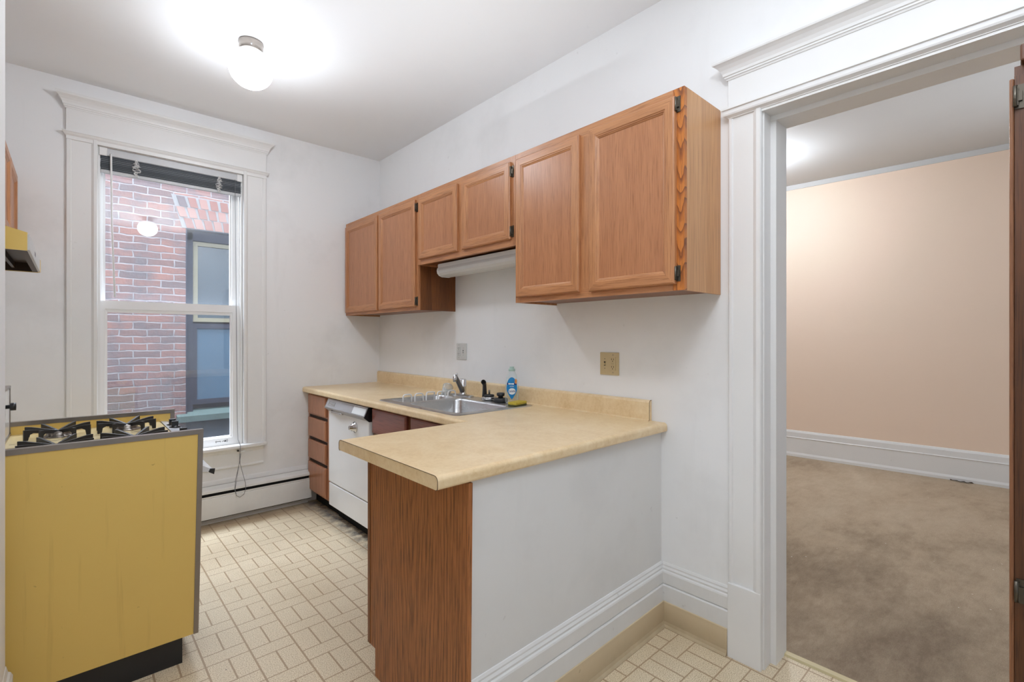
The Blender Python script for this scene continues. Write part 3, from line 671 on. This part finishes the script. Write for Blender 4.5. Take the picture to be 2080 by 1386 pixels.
# ------------------------------------------------------------------ sink
c = thing('sink', 'double-bowl stainless steel drop-in sink set in the counter', 'sink', (-.33, -1.57, .914))
def rrect(x0, x1, y0, y1, r, z, n=5):
    P = []
    for cx, cy, a0 in ((x1 - r, y1 - r, 0), (x0 + r, y1 - r, PI / 2), (x0 + r, y0 + r, PI), (x1 - r, y0 + r, 1.5 * PI)):
        for k in range(n + 1):
            a = a0 + PI / 2 * k / n; P.append((cx + r * math.cos(a), cy + r * math.sin(a), z))
    return P
BL = (-.555, -.17, -1.405, -1.195); BR = (-.562, -.19, -1.940, -1.442)
def deck(outer, holes, z):
    b = bmesh.new(); es = []
    for lp in [outer] + holes:
        vs = [b.verts.new(p) for p in lp]
        es += [b.edges.new((vs[i], vs[(i + 1) % len(vs)])) for i in range(len(vs))]
    bmesh.ops.triangle_fill(b, use_beauty=True, use_dissolve=False, edges=es)
    return MB().bm(b)
zr = .9185
m = deck(rrect(-.600, -.062, -1.984, -1.165, .03, zr), [rrect(*BL, .05, zr), rrect(*BR, .05, zr)], zr)
m.loft([rrect(-.600, -.062, -1.984, -1.165, .03, zr), rrect(-.606, -.056, -1.990, -1.159, .034, .9145)], False, False, True)
obj('rim', m, STEEL, c)
for q in (BL, BR):
    x0, x1, y0, y1 = q; L = []
    for ins, z, r in ((0, zr, .05), (.004, zr - .004, .048), (.008, zr - .012, .045), (.016, zr - .15, .045), (.03, zr - .172, .05), (.06, zr - .178, .05)):
        L.append(rrect(x0 + ins, x1 - ins, y0 + ins, y1 - ins, r, z))
    b_ = obj('bowl', MB().loft(L, False, True, True), STEEL, c)
    obj('drain', MB().lathe([(.045, 0), (.045, .003), (.036, .003), (.034, -.004), (.001, -.004)], ((x0 + x1) / 2, (y0 + y1) / 2, zr - .1775)), CHROME, b_)

f = thing('faucet', 'chrome single-lever faucet with raised angular spout behind the sink', 'faucet', (-.1, -1.356, zr))
obj('base_plate', MB().loft([rrect(-.125, -.072, -1.46, -1.25, .024, zr), rrect(-.125, -.072, -1.46, -1.25, .024, zr + .006), rrect(-.119, -.078, -1.454, -1.256, .02, zr + .010)]), STEEL, f)
obj('body', MB().lathe([(.026, 0), (.026, .006), (.022, .010), (.022, .052), (.0235, .053), (.0235, .056), (.022, .057), (.022, .098), (.018, .103), (.001, .104)], (-.095, -1.358, zr + .008)), CHROME, f)
obj('spout', MB().tube([(-.105, -1.366, .952), (-.150, -1.392, 1.0), (-.192, -1.416, 1.048), (-.2, -1.42, 1.054)], [.017, .015, .013, .012], 10), GREYM, f)
obj('aerator', MB().lathe([(.001, -.034), (.011, -.034), (.013, -.03), (.013, 0), (.008, .004), (.008, .012), (.001, .013)], (-.208, -1.424, 1.056), (0, 0, 1), 16).lathe([(.001, 0), (.006, 0), (.006, .016), (.001, .018)], (-.192, -1.424, 1.06), (0, 0, 1), 12), CHROME, f)
s = thing('sink_sprayer', 'black pull-out side sprayer standing right of the faucet', 'sprayer', (-.088, -1.576, zr))
obj('holder', MB().lathe([(.022, 0), (.022, .004), (.014, .012), (.001, .012)], (-.088, -1.576, zr)), CHROME, s)
obj('wand', MB().tube([(-.088, -1.576, zr + .008), (-.088, -1.576, zr + .05), (-.091, -1.578, zr + .085), (-.1, -1.583, zr + .104), (-.112, -1.592, zr + .108)], [.017, .0135, .012, .015, .015], 14), RUBBER, s)
obj('nozzle', MB().lathe([(.014, 0), (.013, .008), (.005, .009), (.001, .006)], (-.11, -1.5905, zr + .108), (-.75, -.6, -.05), 16), BLACKM, s)

d = thing('dish_rack', 'white wire plate rack standing in the narrow left sink bowl', 'dish rack', (-.38, -1.31, .80))
m = MB(); yr = -1.335
for k in range(5):
    xa = -.528 + k * .082; xb = xa + .062; zt = .956 + (.004 if k == 2 else 0); o_ = .012 if k == 2 else 0
    m.tube([(xa, yr, .80), (xa + .002, yr, zt - .014), (xa + .006, yr, zt - .004), (xa + .014, yr, zt), (xb - .014, yr - o_, zt), (xb - .006, yr - o_, zt - .004), (xb - .002, yr, zt - .014), (xb, yr, .80)], .0042, 8)
obj('hoops', m, WHITEP, d)
m = MB()
for y in (-1.38, -1.335, -1.24): m.tube([(-.53, y, .80), (-.19, y, .80)], .003, 8)
for x in (-.53, -.36, -.19): m.tube([(x, -1.385, .797), (x, -1.235, .797)], .003, 8)
obj('base_frame', m, WHITEP, d)
for x in (-.53, -.19):
    for y in (-1.38, -1.24): obj('foot', MB().tube([(x, y, .80), (x, y, zr - .176)], .003, 8), WHITEP, d)
t = thing('tumbler', 'clear plastic tumbler lying tilted in the dish rack', 'tumbler', (-.15, -1.22, .93))
ax = Vector((.55, .35, .62)).normalized()
obj('cup', MB().lathe([(.026, 0), (.028, .01), (.034, .085), (.036, .088), (.034, .09), (.0325, .085), (.027, .012), (.001, .010)], Vector((-.152, -1.225, .905)), ax, 24), TUMB, t)
obj('rim', MB().lathe([(.034, .086), (.0365, .086), (.0365, .091), (.034, .091), (.034, .086)], Vector((-.152, -1.225, .905)), ax, 24, caps=False), STEEL, t)
st = thing('basket_strainer', 'steel and black sink basket strainer with upright post beside the sprayer', 'sink strainer', (-.1, -1.64, zr))
obj('basket', MB().lathe([(.02, 0), (.036, .002), (.042, .014), (.044, .02), (.04, .022), (.001, .024)], (-.115, -1.655, zr + .0005)), CHROME, st)
obj('stopper', MB().lathe([(.03, 0), (.032, .006), (.028, .012), (.001, .014)], (-.112, -1.65, zr + .023)), RUBBER, st)
obj('post', MB().lathe([(.006, 0), (.006, .024), (.004, .028), (.001, .028)], (-.112, -1.65, zr + .036), seg=12), CHROMED, st)
st = thing('sink_stopper', 'black rubber sink stopper with round knob left of the soap bottle', 'sink stopper', (-.1, -1.75, zr))
obj('disc', MB().lathe([(.040, 0), (.043, .004), (.043, .016), (.038, .022), (.001, .022)], (-.108, -1.752, zr + .0005)), RUBBER, st)
obj('knob', MB().lathe([(.016, 0), (.014, .01), (.024, .016), (.024, .028), (.02, .032), (.001, .033)], (-.108, -1.752, zr + .022)), RUBBER, st)

# dish soap bottle: elliptical section, label follows the front face
BC = Vector((-.094, -1.836, zr + .0005)); bd = Vector((CX - BC.x, CY - BC.y, 0)).normalized(); ba = Vector((-bd.y, bd.x, 0))  # ba: to the viewer's right when looking along -bd is -ba
ba = Vector((bd.y, -bd.x, 0)) * -1
pr = [(.034, 0), (.038, .004), (.039, .02), (.040, .06), (.039, .10), (.036, .13), (.030, .158), (.022, .178), (.0165, .186), (.0165, .19)]
def rad(h):
    for (r0, h0), (r1, h1) in zip(pr, pr[1:]):
        if h0 <= h <= h1: return r0 + (r1 - r0) * (h - h0) / max(h1 - h0, 1e-6)
    return pr[-1][0]
def bp(ang, h, off=0, sq=.62):
    r = rad(h); return BC + ba * (r * math.sin(ang) + off * math.sin(ang)) + bd * (r * sq * math.cos(ang) + off * math.cos(ang)) + Vector((0, 0, h))
b = thing('dish_soap_bottle', 'clear dish soap bottle with blue oval label by the backsplash', 'soap bottle', BC)
obj('bottle', MB().loft([[bp(2 * PI * k / 32, h) for k in range(32)] for r, h in pr], True, True, True), CLEAR, b)
obj('cap', MB().lathe([(.019, 0), (.020, .002), (.020, .012), (.014, .016), (.0135, .024), (.012, .026), (.001, .026)], BC + Vector((0, 0, .187)), seg=20), MINT, b)
def front(a, h, off):   # a: metres across the front (viewer right positive)
    r = rad(h); return bp(math.asin(max(-.98, min(.98, a / (r + off)))), h, off)
def blob(outline, off, cz=None):
    cx = sum(p[0] for p in outline) / len(outline); cz = sum(p[1] for p in outline) / len(outline)
    L = [[front(cx + (x - cx) * s_, cz + (z - cz) * s_, off) for x, z in outline] for s_ in (1, .75, .5, .25, .03)]
    return MB().loft(L, False, True, True)
def oval(cx, cz, a, b_, n=28): return [(cx + a * math.cos(2 * PI * k / n), cz + b_ * math.sin(2 * PI * k / n)) for k in range(n)]
lab = []
for k in range(40):
    q = 2 * PI * k / 40; z = math.sin(q); x = math.cos(q)
    w = .031 * (1 if z > -.1 else max(.12, 1 - .62 * ((-z - .1) / .9) ** 1.4))
    lab.append((x * w, .088 + z * .064))
lb = obj('label', blob(lab, .0008), BLUE, b)
obj('label_band', blob([(-.028, .108), (.0285, .106), (.0285, .119), (-.028, .121)], .0013), NAVY, lb)
obj('label_strip', blob([(-.02, .110), (.012, .109), (.012, .117), (-.02, .118)], .0018), LWHITE, lb)
obj('label_spot', blob(oval(.023, .128, .007, .014), .0018), ORANGE, lb)
obj('label_oval', blob(oval(.001, .07, .021, .0185), .0016), LWHITE, lb)
def text_on(txt, size, wid, cx, cz, off, mat, parent, name):
    cu = bpy.data.curves.new(name, 'FONT'); cu.body = txt; cu.size = size; cu.align_x = 'CENTER'; cu.align_y = 'CENTER'; cu.offset = size * .02
    to = bpy.data.objects.new(name, cu); COL.objects.link(to); dg = bpy.context.evaluated_depsgraph_get(); dg.update()
    me = bpy.data.meshes.new_from_object(to.evaluated_get(dg)); xs = [v.co.x for v in me.vertices]; w = max(xs) - min(xs)
    m_ = MB(); m_.add([front(cx + v.co.x * wid / w, cz + v.co.y, off) for v in me.vertices], [list(p.vertices) for p in me.polygons])
    bpy.data.objects.remove(to); bpy.data.curves.remove(cu); bpy.data.meshes.remove(me)
    return obj(name, m_, mat, parent)
text_on('DAWN', .017, .038, .001, .0695, .0024, NAVY, lb, 'lettering')
text_on('ULTRA', .007, .024, .0, .099, .0022, LWHITE, lb, 'lettering')

sp = thing('sponge', 'yellow sponge lying on the right corner of the sink rim', 'sponge', (-.12, -1.925, zr))
q = Matrix.Rotation(math.radians(12), 3, 'Z')
def sponge_box(z0, z1, bv):
    mb = MB().box(-.052, .052, -.03, .03, z0, z1, bv, 3); mb.v = [tuple(Vector((-.135, -1.928, 0)) + q @ Vector(v)) for v in mb.v]; return mb
obj('foam', sponge_box(zr + .0065, zr + .022, .004), SPONGE, sp)
obj('scour_layer', sponge_box(zr + .0005, zr + .0065, .002), plain('olive_scourer', lin(92, 92, 50), .9, var=.3, scale=150), sp, 'olive scouring underside')

# ------------------------------------------------------------------ wall plates
def plate(name, label, y, z, mat, w=.114, h=.113, flip=False):
    p = thing(name, label, 'wall plate', (-.002, y, z), 'double switch and outlet plates')
    obj('plate', MB().box(-.0065, -.0005, y - w / 2, y + w / 2, z - h / 2, z + h / 2, .002), mat, p)
    ys, yo = (y + .027, y - .023) if not flip else (y - .023, y + .027)
    r = obj('receptacle', MB().box(-.010, -.004, yo - .0165, yo + .0165, z - .033, z + .033, .0012), mat, p)
    m = MB()
    for dz in (.019, -.019):
        for dy in (-.006, .006): m.box(-.0106, -.0095, yo + dy - .0012, yo + dy + .0012, z + dz + .000, z + dz + .008)
        m.lathe([(.0024, 0), (.0024, .001)], (-.0098, yo, z + dz - .006), (-1, 0, 0), 10)
    m.box(-.0106, -.0095, yo - .008, yo + .008, z - .0003, z + .0003).box(-.0106, -.0095, yo - .008, yo + .008, z + .006, z + .0064).box(-.0106, -.0095, yo - .008, yo + .008, z - .0068, z - .0064)
    obj('slots', m, SLOT, r)
    sw = obj('toggle_switch', MB().box(-.0075, -.006, ys - .0055, ys + .0055, z - .012, z + .012).box(-.014, -.006, ys - .003, ys + .003, z - .007, z + .003, .0012), mat, p)
    obj('toggle_slot', MB().box(-.0078, -.0065, ys - .0048, ys + .0048, z + .004, z + .011).box(-.0078, -.0065, ys - .0048, ys + .0048, z - .011, z - .007), SLOT, sw)
    for yy, hh in ((ys, .024), (ys, -.024), (yo, .044), (yo, -.044)):
        obj('screw', MB().lathe([(.0025, 0), (.0025, .001), (.0005, .0014)], (-.0065, yy, z + hh), (-1, 0, 0), 10), CHROMED, p)
plate('wall_plate', 'ivory switch and outlet plate above the backsplash near the doorway', -2.467, 1.171, IVORY)
plate('wall_plate', 'white switch and outlet plate on the wall left of the soap bottle', -1.219, 1.206, OFFW, flip=True)

# ------------------------------------------------------------------ range
c = thing('range', 'harvest gold gas range with four burners standing at the left', 'stove', (-1.93, -1.25, 0))
RB = -2.27
obj('body', MB().box(RB + .01, -1.63, -1.607, -.893, .11, .852), BLACK, c)
def sidep(y0, y1, out):
    sp_ = obj('side_panel', MB().prism([(RB, .108), (-1.627, .108), (-1.611, .926), (RB, .926)], 'y', y0, y1), STOVE, c)
    yo = y0 - .003 if out < 0 else y1
    m = MB(); w = .017
    m.prism([(RB, .911), (-1.611, .911), (-1.608, .93), (RB, .93)], 'y', y0 - .003, y1 + .003)
    m.prism([(-1.643, .108), (-1.626, .108), (-1.608, .93), (-1.627, .912)], 'y', y0 - .0035, y1 + .0035)
    obj('chrome_trim', m, CHROMED, sp_)
sidep(-1.63, -1.61, -1); sidep(-.89, -.87, 1)
obj('cooktop', MB().box(-2.205, -1.672, -1.609, -.891, .852, .874, .003), CREAM, c)
obj('cooktop_seam', MB().box(-2.2, -1.676, -1.2505, -1.2495, .8735, .8746).box(-2.19, -1.69, -1.163, -1.161, .8735, .8745), SLOT, c)
obj('control_strip', MB().prism([(-1.668, .852), (-1.668, .874), (-1.612, .868), (-1.606, .862), (-1.606, .80), (-1.63, .80)], 'y', -1.609, -.891), plain('pale_steel_strip', lin(206, 208, 212), .3, .3), c)
for y in (-1.045, -1.125, -1.36, -1.45):
    k_ = obj('knob', MB().lathe([(.024, 0), (.024, .003), (.014, .005), (.013, .008), (.001, .008)], (-1.638, y, .872)).box(-1.652, -1.624, y - .005, y + .005, .878, .902, .002), BLACK, c)
def grate(cx, cy):
    m = MB(); zt, zb, h, T = .917, .8745, .104, .0042
    def fin(x0, y0, leg=True):
        d = Vector((-x0, -y0, 0)); n_ = d.length; d.normalize(); p = Vector((d.y, -d.x, 0))
        prof = [(0, zb), (.013, zb), (.017, zt - .020), (.03, zt - .014), (n_ * .78, zt - .026), (n_, zt - .03), (n_, zt - .018), (n_ * .8, zt - .012), (.02, zt + .001), (0, zt + .002)]
        L = [[Vector((cx + x0, cy + y0, 0)) + d * a + p * o + Vector((0, 0, z)) for a, z in prof] for o in (-T, T)]
        m.loft(L)
    for sx in (-1, 1):
        for sy in (-1, 1):
            fin(sx * h, sy * h * .5); fin(sx * h * .52, sy * h * 1.05)
    return m
for cx in (-2.048, -1.815):
    for cy in (-1.055, -1.44):
        obj('burner', MB().lathe([(.055, 0), (.052, .006), (.040, .008), (.040, .018), (.036, .024), (.001, .026)], (cx, cy, .8735)), CHROMED, c)
        obj('grate', grate(cx, cy), IRON, c)
bg = obj('backguard', MB().box(RB, -2.206, -1.608, -.892, .874, 1.088, .003), WHITEE, c)
m = MB().box(RB - .002, -2.203, -.894, -.884, .874, 1.092).box(-2.208, -2.202, -1.608, -.886, .874, .884).box(RB - .002, -2.202, -1.608, -.886, 1.084, 1.092)
obj('backguard_trim', m, CHROMED, bg)
obj('timer_knob', MB().lathe([(.008, 0), (.008, .012), (.016, .014), (.016, .03), (.001, .031)], (-2.206, -1.06, 1.016), (1, 0, 0), 16), BLACK, bg)
od = obj('oven_door', MB().box(-1.65, -1.622, -1.606, -.894, .27, .79, .006), plain('oven_door_enamel', lin(200, 164, 84), .25), c)
obj('handle', MB().prism([(-1.622, .778), (-1.622, .745), (-1.568, .735), (-1.56, .742)], 'y', -1.57, -.93), WHITEE, od)
obj('handle_end', MB().prism([(-1.574, .75), (-1.580, .737), (-1.560, .724), (-1.556, .748)], 'y', -1.575, -1.568), BLACK, od)
obj('drawer', MB().box(-1.655, -1.634, -1.606, -.894, .112, .262, .005), bpy.data.materials['oven_door_enamel'], c)
obj('toe_kick', MB().box(-2.24, -1.678, -1.615, -.9, 0, .108), BLACK, c)

# range hood
c = thing('range_hood', 'yellow range hood with pale front strip on the left wall', 'range hood', (-2.33, -1.25, 1.6))
hp = [(-2.555, 1.60), (-2.116, 1.596), (-2.116, 1.657), (-2.2, 1.682), (-2.555, 1.79)]
obj('end_panel', MB().prism(hp, 'y', -1.63, -1.622), STOVE, c); obj('end_panel', MB().prism(hp, 'y', -.878, -.87), STOVE, c)
obj('top_shell', MB().prism([(-2.116, 1.65), (-2.116, 1.657), (-2.2, 1.682), (-2.555, 1.79), (-2.555, 1.783), (-2.2, 1.675)], 'y', -1.622, -.878), STOVE, c)
obj('front_strip', MB().box(-2.118, -2.110, -1.63, -.915, 1.597, 1.652, .002), OFFW, c)
obj('strip_end', MB().box(-2.118, -2.109, -.915, -.87, 1.597, 1.652, .002), STOVE, c)
m = MB()
for k in range(5): m.box(-2.1105, -2.1095, -1.33 + k * .014, -1.322 + k * .014, 1.618, 1.634 - .004 * (k % 2))
obj('switch_marks', m, GREYM, c)
obj('filter_tray', MB().box(-2.54, -2.125, -1.62, -.88, 1.635, 1.645).box(-2.2, -2.19, -1.62, -.88, 1.61, 1.636).box(-2.36, -2.345, -1.62, -.88, 1.606, 1.636).box(-2.545, -2.53, -1.62, -.88, 1.60, 1.636).box(-2.135, -2.118, -1.62, -.88, 1.598, 1.606).box(-2.54, -2.118, -.886, -.879, 1.599, 1.65), BROWNI, c)

# ------------------------------------------------------------------ ceiling lights
def globe_light(x, y, z, mat, label, r=.106, g=None):
    c = thing('ceiling_light', label, 'ceiling light', (x, y, z), g)
    obj('fitter', MB().lathe([(.058, 0), (.06, -.012), (.056, -.02), (.058, -.03), (.056, -.046), (.052, -.052)], (x, y, z), seg=32), CHROMED, c)
    pf = [(.001, -2 * r * .95 - .038)] + [(r * math.sin(a), -.038 - r * .95 + -r * .95 * math.cos(a)) for a in [PI * k / 22 for k in range(1, 19)]]
    obj('globe', MB().lathe(pf, (x, y, z), seg=40), mat, c)
    for a in (.3, 2.4, 4.5): obj('thumb_screw', MB().lathe([(.003, 0), (.004, .01), (.001, .011)], (x + .057 * math.cos(a), y + .057 * math.sin(a), z - .04), (math.cos(a), math.sin(a), 0), 8), CHROME, c)
    return c
GG = 'opal globe ceiling lights'
globe_light(-1.308, -1.133, ZC, GLOBE, 'lit opal globe on the kitchen ceiling near the window', g=GG)
globe_light(-1.276, -3.68, ZC, GLOBE2, 'lit opal globe seen as a reflection in the window glass', g=GG)
globe_light(2.72, -2.08, ZC2, GLOBE3, 'lit opal globe in the peach room hidden past the door jamb', g=GG)

# ------------------------------------------------------------------ tall cabinet at the right edge
c = thing('pantry_cabinet', 'tall brown wooden cabinet edge with hinges at the right of the doorway', 'pantry cabinet', (-.14, -4.2, 0))
obj('side_panel', MB().box(-.256, -.04, -3.8875, -3.879, .0, 1.955, .003), PANTRY2, c, 'lighter rounded front edge')
obj('carcass', MB().box(-.236, -.04, -4.5, -3.8875, .08, 1.99), PANTRY, c)
obj('face_frame', MB().box(-.251, -.236, -3.932, -3.8875, .0, 1.962, .001).box(-.251, -.236, -4.5, -4.455, 0, 1.962).box(-.251, -.236, -4.46, -3.93, 0, .1).box(-.251, -.236, -4.46, -3.93, 1.9, 1.962), PANTRY, c)
dd = door(c, RX(-.251), -4.47, -3.922, .09, 1.94, (PANTRY, PANTRY), PANTRY)
hinge(dd, RX(-.251), -3.889, 1.906, -1); hinge(dd, RX(-.251), -3.891, .668, -1)
obj('top_moulding', MB().box(-.262, -.04, -4.5, -3.898, 1.992, 2.034, .004), PANTRY, c)

# dark scrap on the carpet under the peach wall's baseboard
lf = MB(); n_ = 10
lx, ly = pw(-3.45) - .055, -3.45
lf.loft([[(lx - .012 * math.sin(PI * k / n_) + .008 * math.sin(k * 1.7), ly - .08 + .16 * k / n_, .004 + .012 * abs(math.sin(k * 1.1))), (lx + .016 * math.sin(PI * k / n_) + .003, ly - .08 + .16 * k / n_, .003)] for k in range(n_ + 1)], False, False, True, closed=False)
tag(obj('dried_leaf', lf, plain('dry_brown_leaf', lin(84, 58, 38), .9, var=.3, scale=40), loc=(lx, ly, 0)), 'dark dried leaf on the carpet against the far baseboard', 'leaf')

# ------------------------------------------------------------------ brick building across the alley
YB = 2.0
c = thing('brick_building', 'weathered red brick wall and dark window across the alley', 'building', (-1.0, YB, 0))
NX0, NX1, NZ0, NZ1 = -1.136, .05, .50, 2.43
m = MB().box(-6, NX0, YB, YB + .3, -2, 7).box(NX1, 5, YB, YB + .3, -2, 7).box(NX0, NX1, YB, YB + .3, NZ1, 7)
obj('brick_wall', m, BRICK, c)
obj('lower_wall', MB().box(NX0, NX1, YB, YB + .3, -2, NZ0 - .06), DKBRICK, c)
m = MB(); cxa = (NX0 + NX1) / 2
random.seed(3)
for row in range(3):
    for k in range(15):
        x = NX0 - .02 + k * .084 + (.0 if row % 2 else .03); lean = (x - cxa) * .13
        z0 = NZ1 + .004 + row * .108; z1 = z0 + .098
        m.prism([(x + lean * row * .4, z0), (x + .068 + lean * row * .4, z0), (x + .068 + lean * (row + 1) * .4, z1), (x + lean * (row + 1) * .4, z1)], 'y', YB - .008 - random.uniform(0, .006), YB + .01, mi=random.choice((0, 0, 1, 2)))
obj('arch_mortar', MB().prism([(NX0 - .03, NZ1), (NX1, NZ1), (NX1 + .1, NZ1 + .33), (NX0 - .125, NZ1 + .33)], 'y', YB - .003, YB + .01), plain('arch_mortar', lin(150, 150, 152), .9, var=.15, scale=20), c)
obj('arch_bricks', m, [plain('arch_brick', lin(150, 100, 90), .85, var=.2, scale=11), plain('arch_brick_grey', lin(106, 92, 96), .85, var=.2, scale=11), plain('arch_brick_pale', lin(168, 124, 114), .85, var=.2, scale=11)], c)
nw = obj('window_recess', MB().box(NX0, NX0 + .012, YB, YB + .14, NZ0, NZ1).box(NX0, NX1, YB, YB + .14, NZ1 - .012, NZ1).box(NX0, NX1, YB + .14, YB + .16, NZ0, NZ1).box(NX1 - .012, NX1, YB, YB + .14, NZ0, NZ1).box(NX0 + .012, NX0 + .07, YB + .05, YB + .14, NZ0, NZ1).box(NX0 + .012, NX1, YB + .05, YB + .14, NZ1 - .11, NZ1), DKFRAME, c)
def frame_y(x0, x1, z0, z1, w, y0, y1): return MB().box(x0, x0 + w, y0, y1, z0, z1).box(x1 - w, x1, y0, y1, z0, z1).box(x0 + w, x1 - w, y0, y1, z0, z0 + w).box(x0 + w, x1 - w, y0, y1, z1 - w, z1)
obj('upper_sash', frame_y(-1.06, 0.0, 1.47, 2.315, .042, YB + .08, YB + .12), YFRAME, c)
obj('upper_pane', MB().box(-1.02, -.04, YB + .1, YB + .11, 1.51, 2.27), NGLASS, c)
obj('screen_frame', frame_y(-1.075, 0.01, .60, 1.45, .05, YB + .07, YB + .11), DKFRAME, c)
obj('insect_screen', MB().box(-1.03, -.04, YB + .085, YB + .095, .65, 1.41), SCREEN, c)
obj('sill', MB().prism([(YB - .07, NZ0 - .06), (YB + .14, NZ0 - .06), (YB + .14, NZ0 + .05), (YB - .07, NZ0)], 'x', NX0 - .08, NX1 + .08), STONE, c)
struct('ground_alley', MB().box(-6, 5, .16, YB + .3, -1.25, -1.2), GROUND, 'dim paved ground of the alley outside the window', 'ground')

# ------------------------------------------------------------------ light, world, camera
def area(name, loc, target, sx, sy, power, col):
    L = bpy.data.lights.new(name, 'AREA'); L.shape = 'RECTANGLE'; L.size = sx; L.size_y = sy; L.energy = power; L.color = col
    o = bpy.data.objects.new(name, L); COL.objects.link(o); o.location = loc
    o.rotation_euler = (Vector(target) - Vector(loc)).to_track_quat('-Z', 'Y').to_euler(); return o
area('alley_sky_light', (-1.5, 1.2, 4.6), (-1.2, -.6, .6), 4.0, 1.0, 240, (.86, .93, 1.0))
area('window_fill_light', (-1.45, .62, 3.0), (-1.25, -1.1, .5), 1.5, .5, 62, (.84, .92, 1.0))  # unseen lamp added above the window to strengthen the daylight
def fill_spot(name, loc, target, power, size=2.6):  # unseen upward spots, added to lift the rooms by way of the ceiling
    L = bpy.data.lights.new(name, 'SPOT'); L.energy = power; L.spot_size = size; L.spot_blend = 1; L.color = (.93, .97, 1.0); L.shadow_soft_size = 0
    o = bpy.data.objects.new(name, L); COL.objects.link(o); o.location = loc
    o.rotation_euler = (Vector(target) - Vector(loc)).to_track_quat('-Z', 'Y').to_euler(); return o
fill_spot('near_ceiling_fill', (-1.25, -3.85, .7), (-1.2, -3.6, 2.85), 330, 1.05)  # added beside the camera to brighten the ceiling
fill_spot('mid_ceiling_fill', (-1.2, -2.2, .95), (-1.15, -2.1, 2.85), 46, 1.5)  # added over the kitchen floor, aimed at the ceiling
fill_spot('far_ceiling_fill', (2.2, -5.0, .9), (2.2, -4.2, 2.95), 60, 1.4)  # added out of view to brighten the far room

w = bpy.data.worlds.new('World'); SC.world = w; w.use_nodes = True
nt = w.node_tree; bg_ = nt.nodes['Background']; bg_.inputs[0].default_value = (.92, .96, 1.0, 1); bg_.inputs[1].default_value = .28
cam = bpy.data.cameras.new('Camera'); co = bpy.data.objects.new('Camera', cam); COL.objects.link(co)
co.location = (CX, CY, H); co.rotation_euler = (PI / 2, 0, -math.radians(42.3653))
cam.sensor_width = 36; cam.lens = 36 * 982 / 2080; cam.shift_y = -(693 - 686) / 2080; cam.clip_start = .02
SC.camera = co
SC.view_settings.view_transform = 'Standard'; SC.view_settings.look = 'None'; SC.view_settings.exposure = 1.02
SC.view_settings.use_white_balance = True; SC.view_settings.white_balance_temperature = 6150
SC.view_settings.use_curve_mapping = True
cm = SC.view_settings.curve_mapping; cm.white_level = (4, 4, 4); cv = cm.curves[3]
while len(cv.points) < 7: cv.points.new(.5, .5)
for p_, xy in zip(cv.points, ((0, 0), (.075, .292), (.14, .50), (.22, .67), (.36, .84), (.6, .96), (1, 1))): p_.location = xy
cm.update()
try:
    SC.cycles.use_denoising = True
    SC.cycles.max_bounces = 10; SC.cycles.diffuse_bounces = 6; SC.cycles.transparent_max_bounces = 12
    SC.cycles.sample_clamp_indirect = 6
except Exception: pass
